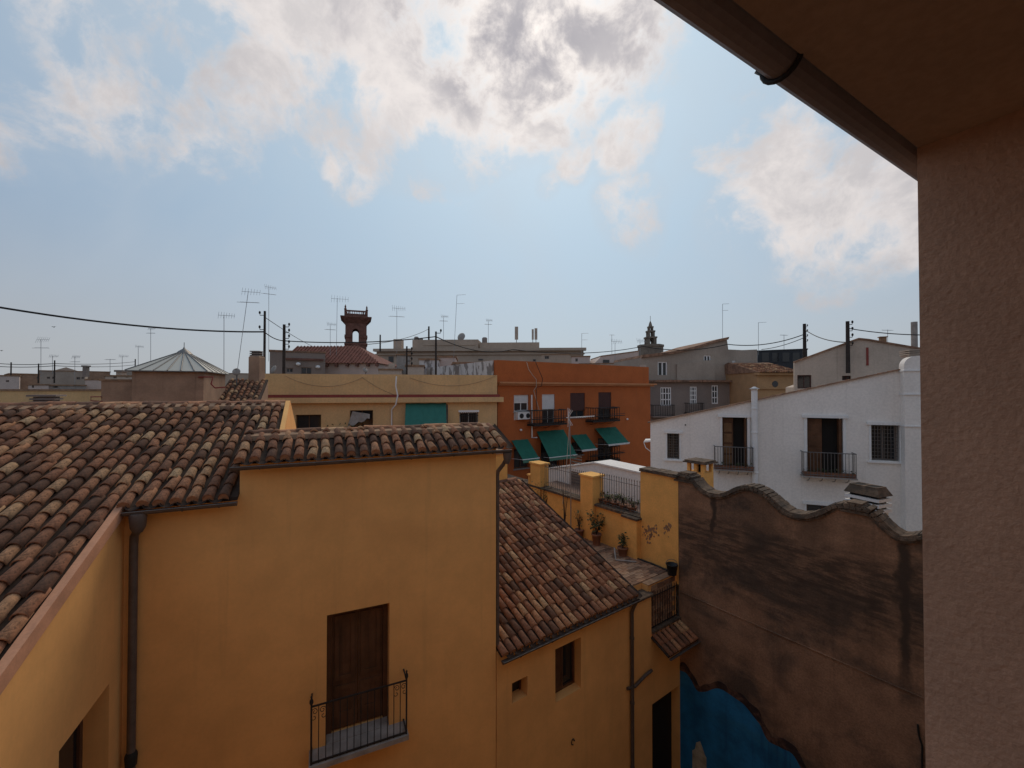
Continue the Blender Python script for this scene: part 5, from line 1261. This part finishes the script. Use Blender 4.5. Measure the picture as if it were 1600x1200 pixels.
# --- pale palace along the skyline
PA = Frame(750, 92.0, 93.0); pa_ = thing('pale_palace', 'long pale stone building with set back attic on the skyline', 'building', PA)
p0, p1 = PA.a(588), PA.a(912); zw1 = PA.az(750, 548)[1]
obj('wall', MB().box(p0, p1, 0, 18, 0, zw1), M['palace'], pa_)
obj('cornice', MB().box(p0-.5,p1+.5,-.8,.5,zw1-.1,zw1+.5).box(p0-.2,p1+.2,-.35,.4,PA.az(750,553)[1]-.2,PA.az(750,553)[1]+.1), M['palace'], pa_)
at0 = obj('attic', MB().box(PA.a(640), PA.a(745), 2, 12, zw1, PA.az(690,529)[1]).box(PA.a(747), PA.a(843), 2.5, 12, zw1, PA.az(800,533)[1]), M['palace'], pa_)
obj('attic_band', MB().box(PA.a(658), PA.a(741), 1.85, 2.1, PA.az(690,537)[1]-.15, PA.az(690,537)[1]+.15).box(PA.a(612),PA.a(624),1,3,zw1,PA.az(618,529)[1]), M['palace'], at0)
for px, py, w2, h2 in ((611,561.5,8.5,10),(638,561,5,5),(751,562,8,3),(835,563,5,4)):
    r = PA.rect(px-w2/2,px+w2/2,py-h2/2,py+h2/2); w0 = obj('window', MB().box(r[0],r[1],-.06,.02,r[2],r[3]), M['greydark'], pa_); obj('pane', MB().box(r[0]+.1,r[1]-.1,-.09,-.062,r[2]+.1,r[3]-.1), M['glassd'], w0)
for nm, px, y0, y1, ww in (('water_tank',650,524,531,.55),('water_tank',657,526,531,.5),('vent_drum',757,525,534,.6)):
    r = PA.rect(px-3,px+3,y0,y1,3); obj(nm, MB().lathe([(ww,0),(ww,r[3]-r[2]-.2),(ww*.7,r[3]-r[2])], ((r[0]+r[1])/2,3.2,r[2]-.3), 10), M['greydark'], pa_)
for (px, yt, ww), plab in zip(((807,510.5,2.6),(832.5,514.5,1.6),(837.5,513,2.2)), ('lone pale mobile antenna panel on the pale palace attic','narrower of two close antenna panels on the palace attic','wider of two close antenna panels on the palace attic')):
    r = PA.rect(px-ww,px+ww,yt,534,4); o = thing('panel_mast', plab, 'antenna', loc=PA.wld((r[0]+r[1])/2,4,r[2]), rot=PA.rot, group='mobile antenna panels on the palace')
    obj('panel', MB().box(-(r[1]-r[0])/2,(r[1]-r[0])/2,-.2,.2,.5,r[3]-r[2]), M['beige'], o); obj('mast', MB().tube([(0,0,-.4),(0,0,.6)], .08, 6), M['metalg'], o)
for nm, lab, px0, px1, yt, Y, h, wall, wins in (
    ('peeling_wall_house','house end with peeling grey whitewash under a jagged top',655,686,560,36,95,'peel',()),
    ('whitewashed_house','plain whitewashed house between two peeling walls behind the cream parapet',684,712,556,37,93,'pinkwhite',()),
    ('peeling_parapet_house','long peeling whitewashed wall running up to the orange house',709,779,566,30,84,'peel',()),
    ('low_rubble_house','low pale ruined wall with brown rubble top beside a concrete post',592,628,576,38,90,'beige',((607,617,568,575),)),
    ('concrete_post_house','narrow pale grey stair tower between ruined wall and peeling house',620,640,553,40,90,'stone',()),
    ('pale_low_terrace','pale low terrace wall in front of the long palace',634,662,570,33,92,'beige',()),
    ('white_roof_hut','small white roof hut against the end of the palace',893,922,556,60,90,'pinkwhite',((899,903,560,565),)),
    ('pale_stair_hut','pale stair hut behind the middle of the orange parapet',846,890,553,70,90,'palace',((851,858,556,561),))):
    simple_house(nm, lab, px0, px1, yt, Y, 5, h, M[wall], wins=wins)

# --- cathedral tower far off
CT = Frame(1023.5, 190.0, 90.0); ct = thing('cathedral_tower', 'distant octagonal stone tower with a small stepped open belfry spire', 'tower', CT)
k_ = CT.a(1042)-CT.a(1005); z_ = lambda py: CT.az(1023.5, py)[1]
obj('shaft', MB().lathe([(k_*.53,0),(k_*.53,z_(541)),(k_*.56,z_(541)+.2),(k_*.56,z_(537))], (0,6,0), 8, False, math.pi/8), M['tower'], ct)
bw_ = CT.a(1031)-CT.a(1016)
for i, (y0, y1, f) in enumerate(((537,524,1.0),(524,514,.72),(514,507,.48))):
    z0_, z1_ = z_(y0), z_(y1); hw_ = bw_*f/2
    st = obj('belfry_stage', MB().box(-hw_*1.12,hw_*1.12,6-hw_*1.12,6+hw_*1.12,z1_-.7,z1_), M['tower'], ct)
    for sx in (-1,1):
        for sy in (-1,1): obj('pier', MB().box(sx*hw_-sx*hw_*.62 if sx > 0 else -hw_, hw_ if sx > 0 else -hw_+hw_*.62, 6+(sy*hw_ if sy < 0 else hw_*.38), 6+(hw_ if sy > 0 else -hw_*.38), z0_, z1_-.7), M['tower'], st)
    if i == 0: obj('bell', MB().lathe([(.3,1.2),(.45,.8),(.7,.2),(.85,0)][::-1], (0,6,z0_+(z1_-z0_)*.45), 8), M['iron'], st)
obj('spire', MB().lathe([(bw_*.22,0),(bw_*.14,z_(502)-z_(507)),(.10,z_(498)-z_(507)),(.10,z_(490)-z_(507))], (0,6,z_(507)), 6), M['tower'], ct)

# --- rooftops at the far left
for i, (nm, lab, px0, px1, yt, Y, h, wall, wins) in enumerate((
    ('brown_box_house','small reddish brown flat house among the far roofs on the horizon',14,62,583.5,60,86,'brownplain',((57,61,589,592),)),
    ('slate_house','blue grey flat house with small square windows among the far roofs',60,133,579,72,94,'grey',((73,78,588.5,592),(81,86,588.5,592),(119,125,589,593),(127,131,589,592))),
    ('rust_house','rusty brown house behind a dark hut roof on the far skyline',128,172,580,84,90,'brownplain',()),
    ('white_box_house','plain white box house with a dark flat roof edge beside the brown block',133,160,592,50,90,'pinkwhite',()),
    ('white_wall_house','low whitewashed house at the foot of the reddish brown box',-12,30,586,56,92,'pinkwhite',((9,14,594,597),)),
    ('white_terrace_house','low white terrace house with two dark openings before the slate house',44,76,600,46,90,'pinkwhite',((50,53,602,606),)),
    ('pale_terrace_house','low pale house with a row of vents before the slate house',76,134,601,48,88,'stone',((83,90,602,606),)),
    ('beige_corner_house','beige house with a dark roofed window beside the white box house',164,208,586,44,90,'beige',((177,182,588,591),(197,202,588,591))),
    ('far_grey_house','far grey house whose roof shows over the glass skylight side',196,260,580,110,90,'grey',()),
    ('far_beige_block','far beige block glimpsed between skylight and brown chimney',330,420,583,95,90,'palace',()),
    ('far_brown_row','far brown row of houses at the end of the skyline',-60,120,588,130,90,'brownplain',()),
    ('far_pale_row','far pale row of houses behind the rust house',110,330,589,150,91,'palace',()),
    ('far_stone_row','far stone row filling the skyline behind the brick tower',400,640,585,160,90,'palace',()),
    ('far_white_row','far white row behind the orange parapet',880,1010,577,150,90,'beige',()),
    ('far_grey_row','far grey row behind the grey house and black block',1000,1480,585,150,90,'grey',()))):
    simple_house(nm, lab, px0, px1, yt, Y, 8, h, M[wall], wins=wins)
o, F, a0, a1, zt = simple_house('gable_roof_house', 'small house with a low grey pitched roof behind the slate house', 85, 120, 580, 78, 8, 90, M['greydark'])
obj('pitched_roof', MB().prism([(a0-.3,zt),(a1+.3,zt),((a0+a1)/2,zt+.75)], [], lambda u, v, t: (u, t, v), -.2, 8.2), M['grey'], o)
for px, py, Y in ((125,570,70),(176,577,44.5)):
    p = at(px, py, Y); o = thing('roof_chimney', ('dark slim chimney between slate and rust houses' if px < 150 else 'stubby beige chimney above the beige corner house'), 'chimney', loc=(p.x, p.y+1, p.z-2.0))
    obj('stack', MB().box(-.3,.3,-.3,.3,0,1.75), M['greydark'] if px < 150 else M['beige'], o); obj('cap', MB().box(-.42,.42,-.42,.42,1.75,1.95), M['greydark'], o)

# ================================================================== POLES, CABLES, ANTENNAS, DISHES
def pole(px, yt, yb, Y, r, label, arms=(), side=1):
    b = at(px, yb, Y); t = at(px, yt, Y)
    o = thing('utility_pole', label, 'pole', loc=b)
    h_ = t.z-b.z; obj('mast', MB().tube([(0,0,-.6),(0,0,h_)], r, 8, True, r*.85), M['wood'], o)
    for z in arms:
        zz = h_-z
        i_ = obj('insulator', MB().tube([(0,0,zz),(side*.28,0,zz),(side*.30,0,zz+.12)], .022, 5).lathe([(.03,0),(.06,.05),(.05,.14),(.02,.17)], (side*.30,0,zz+.08), 7), M['iron'], o)
    return o
pole(413, 486, 584, 24.6, .075, 'tall tarred pole with two insulators on the cream house roof', (.25,1.1), -1)
pole(443.5, 507, 584, 25.2, .095, 'shorter tarred pole crowded with insulators on the cream house roof', (.15,.5,.85,1.2,1.5), 1)
pole(681, 518, 586, 25.4, .065, 'slim dark pole before the peeling whitewashed house', (.1,), 1)
pole(635.5, 541, 585, 25.2, .06, 'short bracketed pole beside the concrete stair tower', (.3,.6,.9,1.2), 1)
pole(670, 510, 536, 96, .22, 'far pole standing on the pale palace attic', (), 1)
pole(594, 523, 545, 90, .18, 'thin far pole between brick tower and pale palace', (), 1)
pole(1257.5, 506, 568, 42.0, .17, 'tarred pole with stacked insulators in front of the black block', (.3,.8,1.3,1.8), 1)
p1325 = pole(1325, 502, 568, 25.85, .115, 'tarred pole fixed on the beige gable wall', (.2,.6,1.0,1.5), 1)
for px, yt, lab in ((17,566,'far short pole over the reddish brown box house'),(60,568,'far pole between the brown box and the slate house'),(85,563,'far thicker pole on the slate house roof'),(211,561,'far pole at the edge of the glass skylight')):
    pole(px, yt, 592, 58 if px < 100 else 100, .085 if px < 100 else .13, lab)
def cable(label, pts, r, grp=None):
    o = obj('overhead_cable', MB().tube(pts, r, 5), M['cable']); return tag(o, label, 'cable', grp)
def span(*chain, r=.03, s=.3):
    out = []
    for (a, b) in zip(chain, chain[1:]):
        q = sag(at(*a), at(*b), s, 12); out += q if not out else q[1:]
    return out
cable('thick black cable sweeping in from over the tile roof to the tall pole', sag(at(-260,430,15), at(413,518.5,24.6), .55, 24), .045)
cable('black cable dropping from the tall pole to the insulator pole', sag(at(413,518.5,24.6), at(443.5,532.5,25.2), .12, 8), .028)
cable('long sagging black cable from the insulator pole to the slim dark pole', span((443.5,532.5,25.2),(681,526,25.4), s=.22), .032)
cable('black cable bundle running from the slim pole over the orange house', span((681,526,25.4),(800,546,34),(1005,541,44), s=.5), .035)
cable('dark cable from the grey house attic up to the black block pole', span((1005,541,44),(1137,538,43),(1257.5,522,42.0), s=.5), .045)
cable('dark cable from the black block pole down to the beige gable pole', span((1257.5,515,42.0),(1325,535,25.9), s=.3), .035)
cable('dark cable leaving the beige gable pole toward the beige pier', span((1325,513,25.85),(1480,523,22.5), s=.15), .028)
cable('second dark cable slanting from the black block pole behind the grey attic', span((1257.5,527,42.0),(1190,546,47), s=.2), .035)
cable('thin cable slanting down from the tall pole to the red roof', span((413,495,24.6),(488,541,44), s=.1), .02)
cable('upper of two far cables strung over the slate house', span((-40,564,58),(85,568,58),(211,565,100), s=.3), .045)
cable('lower of two far cables strung over the slate house', span((-40,569,58),(85,571.5,58),(211,570,100), s=.3), .045)
cable('thin cable rising from the red roof to the far palace pole', span((575,538,60),(670,514,96), s=.6), .05)
def antenna(px, yt, yb, Y, label, lean=0.0, kind='yagi', rot=0.0, sc_=1.0, r=None):
    b = at(px, yb, Y); t = at(px+lean, yt, Y)
    o = thing('tv_antenna', label, 'antenna', loc=b)
    v = t-b; r = r or max(.012, Y*.00045)
    obj('mast', MB().tube([(0,0,-.5),tuple(v)], r, 5), M['galv'], o)
    rg_ = random.Random(int(px*7)); r2 = r*.7
    def yagi(c, L, n, w_, ang, pit=0.0):
        mb = MB(); d = Vector((math.cos(ang),math.sin(ang),pit)); e = Vector((-math.sin(ang)*.4,math.cos(ang)*.4,.92)) if kind != 'flat' else Vector((-math.sin(ang),math.cos(ang),0))
        mb.tube([c-d*L*.35, c+d*L*.65], r2, 4)
        for i in range(n):
            p = c-d*L*.33+d*L*.96*i/max(1,n-1); ww = w_*(1-.35*i/n); mb.tube([p-e*ww/2, p+e*ww/2], r2*.8, 4)
        return mb
    s = sc_*Y/40.0
    if kind in ('yagi', 'flat', 'both'):
        o2 = obj('yagi', yagi(v-Vector((0,0,.05*s)), 1.35*s, 7, .75*s, rot), M['galv'], o)
    if kind in ('cross', 'both'):
        c = v-Vector((0,0,.95*s if kind == 'both' else .1*s)); mb = MB(); d = Vector((math.cos(rot+.2),math.sin(rot+.2)*.4,0)).normalized()
        mb.tube([c-d*.85*s, c+d*.85*s], r2, 4); mb.tube([c-d*.7*s+Vector((0,.1,.06*s)), c+d*.7*s+Vector((0,.1,.06*s))], r2*.7, 4)
        obj('dipole', mb, M['galv'], o)
    if kind == 'bar':
        mb = MB(); mb.tube([v, v+Vector((.95*s,0,.04*s))], r2, 4); obj('boom', mb, M['galv'], o)
    if kind == 'bar2':
        mb = MB(); mb.tube([v, v+Vector((.7*s,0,.03*s))], r2, 4); mb.tube([v-Vector((0,0,.7*s)), v+Vector((.6*s,0,-.68*s))], r2, 4); obj('boom', mb, M['galv'], o)
    return o
for a in ((64,530,583,60,'tall double armed antenna over the reddish brown box house',0,'both',0,.9),(117,557,603,50,'T shaped antenna before the slate house',0,'both',0,.55),
          (82,556,580,71,'small antenna on the slate house roof',0,'yagi',.3,.5),(172,561,590,80,'small antenna above the rust house',0,'cross',0,.6),(191,556,590,90,'faint antenna between rust house and skylight pole',0,'yagi',.5,.5),
          (216,541,590,100,'far antenna with a curled head next to the skylight pole',0,'yagi',1.0,.45),(235.5,513,590,100,'tall far antenna rising behind the glass skylight',0,'both',0,.5),
          (350,492,580,19.5,'antenna with a flat yagi between glass skylight and leaning antenna',0,'yagi',.4,1.0),(368,455,585,20.5,'tall leaning antenna with a crooked yagi head and cross arm',20,'both',.35,1.15),
          (420,448,552,26,'very tall thin antenna with two small heads behind the tall pole',0,'both',.9,.75),(525.5,466,548,44,'tall antenna with a bristly yagi head close to the brick tower',1.5,'yagi',.3,1.15),
          (516,506,548,44,'short two armed antenna beside the bristly yagi by the tower',0,'both',.6,.6),(620,481,584,40,'tall antenna with a compact yagi over the ruined wall',0,'both',.4,.9),
          (707,461,585,32,'tallest bar antenna in front of the pale palace',7,'bar2',0,1.2),(693,494,531,94,'far comb antenna on the palace attic',0,'both',.3,.5),(763,500,535,94,'far antenna beside the mobile panels on the palace attic',0,'both',.3,.45),
          (909,521,555,62,'antenna with long arm above the white roof hut',0,'bar2',0,.9),(956,523,555,62,'thin antenna above the pale lean-to',0,'cross',0,.3),(961,533,578,58,'yagi antenna with crossed arms on the pale gable house',0,'yagi',.2,.8),
          (1000,532,566,55,'yagi antenna next to the cathedral tower',0,'yagi',.3,.7),(1129,475,533,46,'tall bar antenna on the top of the grey attic',0,'bar2',0,.9),(1185,504,548,48,'bar antenna between grey attic and black block',0,'bar',0,.8),
          (1225,523,548,60,'small crossed antenna on the black block roof',0,'cross',.2,.5),(1387,515,545,31,'small T antenna behind the beige gable roof',0,'cross',0,.7)):
    antenna(*a)
def dish(px, py, d_px, Y, label, az=0.0, zdrop=1.2):
    p = at(px, py, Y); o = thing('satellite_dish', label, 'dish', loc=(p.x, p.y, p.z-zdrop)); r = d_px/FPX*Y/2
    mb = MB(); seg = 14; rings = [(0,.0),(.5,.05),(1.0,.2)]; vs = []
    m4 = Matrix.Translation((0,0,zdrop)) @ Matrix.Rotation(az,4,'Z') @ Matrix.Rotation(R(-68),4,'X')
    for back in (0,.02):
        for f, hgt in rings:
            for k in range(seg): vs.append(m4 @ Vector((math.cos(2*math.pi*k/seg)*r*max(f,.02), math.sin(2*math.pi*k/seg)*r*max(f,.02)*1.08, -(hgt*r)+.1*r-back)))
    fs = []
    for s_ in range(2):
        for i in range(2):
            for k in range(seg):
                a = s_*3*seg+i*seg+k; b = s_*3*seg+i*seg+(k+1)%seg; fs.append((a,b,b+seg,a+seg))
    for k in range(seg): fs.append((2*seg+k, 2*seg+(k+1)%seg, 5*seg+(k+1)%seg, 5*seg+k))
    mb.add(vs, fs, True); obj('reflector', mb, M['stone'], o)
    obj('arm', MB().tube([m4 @ Vector((0,-r,0)), m4 @ Vector((0,-r*.3,r*.9))], .02, 5), M['metalg'], o)
    obj('mount', MB().tube([(0,.05,0),(0,.05,zdrop)], .03, 6), M['metalg'], o)
dish(369,580.5,11,19.8,'small grey dish at the foot of the leaning antenna',R(200),.9); dish(426.5,577,13,26,'pale dish by the tall pole on the cream roof',R(150),1.4)
dish(571,578,8,31,'half hidden dish in front of the white wall of the red roof house',R(230),2.2); dish(720.5,526,13,95,'large pale dish on the palace attic',R(160),2.4)

# ================================================================== TERRACE THINGS
def leafy(name, label, cat, base, n, rx, ry, rz, zc, leaf, mat, pot=None, stems=4, seed=1, group=None):
    o = thing(name, label, cat, loc=base, group=group); r_ = random.Random(seed); lf = MB(); col = []
    st = MB(); tips = []
    for i in range(stems):
        t = Vector((r_.gauss(0,rx*.7), r_.gauss(0,ry*.7), zc+r_.uniform(-.1,.9)*rz)); tips.append(t)
        m_ = Vector((t.x*.35, t.y*.35, (pot or 0)+.5*(t.z-(pot or 0)))); st.tube([(0,0,(pot or 0)-.05), m_, t], .014, 5, True, .005)
    for i in range(n):
        t = r_.choice(tips); k = r_.uniform(.35,1.05); c = Vector((t.x*k, t.y*k, (pot or 0)+(t.z-(pot or 0))*k))+Vector((r_.gauss(0,rx*.25),r_.gauss(0,ry*.25),r_.gauss(0,rz*.18)))
        a = r_.uniform(0,6.28); u = Vector((math.cos(a),math.sin(a),r_.uniform(-.7,.5))).normalized()*leaf*r_.uniform(.6,1.3); v = u.cross(Vector((r_.gauss(0,.4),r_.gauss(0,.4),1))).normalized()*leaf*.38
        lf.add([c, c+u*.5+v, c+u, c+u*.5-v], [(0,1,2,3)]); col.append(r_.random())
    lf.col = col; obj('stems', st, M['wood'], o); obj('leaves', lf, mat, o)
    if pot: obj('pot', MB().lathe([(.13,0),(.17,pot*.85),(.195,pot*.86),(.195,pot),(.16,pot),(.15,pot*.9)], seg=12), M['pot'], o)
    return o
def wloc(px, py, b, z=TZ):
    p = W.hit(px, py, b); return (p.x, p.y, z+.018)
leafy('potted_shrub', 'bushy potted shrub against the terrace pillar', 'plant', wloc(932,848,-.32), 170, .28,.28,.42,.85,.12, M['greenery'], .42, 9, 11)
leafy('potted_shrub', 'thin twiggy potted plant between sapling and bushy shrub', 'plant', wloc(905,832,-.30), 34, .18,.18,.4,.8,.09, M['greenery'], .32, 7, 12)
leafy('potted_shrub', 'small potted palm-like plant beside the low capped pier', 'plant', wloc(973,861,-.34), 80, .16,.16,.3,.55,.12, M['greenery'], .30, 8, 13)
leafy('bare_sapling', 'bare twiggy sapling growing against the low yellow wall', 'plant', wloc(882,822,-.45,TZ), 10, .22,.2,.5,1.5,.05, M['greenery'], None, 8, 14)
leafy('climbing_plant', 'dark creeper on the low yellow wall beside the tile roof', 'plant', wloc(848,800,-.12), 200, .55,.10,.55,1.2,.09, M['greenery'], None, 12, 15)
for k, px in enumerate((938, 950, 962, 975, 988)):
    a, z = W.az(px, 790, .34); b = W.wld(a, .33, zLow-.005)
    leafy('planter_plant', 'low planting in clay pots behind the terrace railing next to the brown wall', 'plant', b, 70, .20,.12,.22,.32,.10, M['greenery'], .17, 7, 30+k, group='pots behind the terrace railing')
# antenna mast rising from the terrace
mp_ = wloc(892, 815, -.20); o = thing('terrace_antenna', 'thin terrace mast with a white yagi in front of the green awnings', 'antenna', loc=mp_)
top = at(889.5, 645, mp_[1]); dv = top-Vector(mp_)
obj('mast', MB().tube([(0,0,-.02),(0,0,2.4),tuple(dv)], .022, 6), M['galv'], o)
ya = MB(); c = dv-Vector((.0,0,.20)); ya.tube([c-Vector((.12,0,0)), c+Vector((1.05,.1,.06))], .018, 5)
for k in range(9): p = c+Vector((.28+.09*k,.01*k,.005*k)); ya.tube([p-Vector((0,.10,.0)), p+Vector((0,.10,0))], .008, 4)
for s in (-1, 1): 
    for k in range(4): ya.tube([c+Vector((-.05,0,0)), c+Vector((.12-.05*k,-.12+.1*k,s*(.30+.03*k)))], .010, 4)
obj('yagi', ya, M['metalw'], o)
cab = MB().tube(sag(tuple(dv-Vector((0,0,.5))), (-.35,-.1,1.2), .25), .010, 4); obj('lead', cab, M['beige'], o)
# black bucket, loose pipe
p = W.hit(1050, 893, -.26); o = thing('black_bucket', 'black bucket by the brown wall end on the terrace floor', 'bucket', loc=(p.x, p.y, TZ+.018))
obj('body', MB().lathe([(.13,0),(.17,.30),(.18,.30),(.18,.33),(.16,.33),(.125,.03)], seg=14), M['black'], o)
obj('handle', MB().tube([(math.cos(t)*.18, .05, .32+math.sin(t)*.14) for t in [math.pi*k/10 for k in range(11)]], .008, 5), M['metalg'], o)
q0, q1, q2 = on_z(960,866,TZ+.04), on_z(962,875,TZ+.04), on_z(994,878,TZ+.04)
o = obj('loose_pipe', MB().tube([q0+Vector((0,0,.22)), q1, q2], .03, 7), M['stone']); tag(o, 'bent pale pipe lying on the terrace pavers', 'pipe')
p0, p1 = on_z(996,873,TZ+.03), on_z(1044,892,TZ+.03); o = obj('dark_hose', MB().tube([p0, p0.lerp(p1,.5)+Vector((.05,.02,0)), p1], .032, 7), M['black']); tag(o, 'dark hose along the foot of the yellow terrace wall', 'hose')
# two birds over the far roofs
for px, py, Y in ((84.5,511,60),(2.5,548,70)):
    p = at(px, py, Y); o = thing('bird', 'tiny dark bird in flight over the far roofs', 'bird', loc=p, group='birds over the far roofs')
    obj('body', MB().lathe([(.01,-.2),(.06,-.1),(.07,.02),(.045,.12),(.01,.2)], seg=7), M['iron'], o).rotation_euler = (R(90),0,R(60))
    for s in (-1,1): obj('wing', MB().add([(0,-.06,.02),(s*.2,-.08,.09),(s*.42,.02,.03),(s*.2,.06,.085),(0,.06,.02)], [(0,1,2,3,4)]), M['iron'], o)
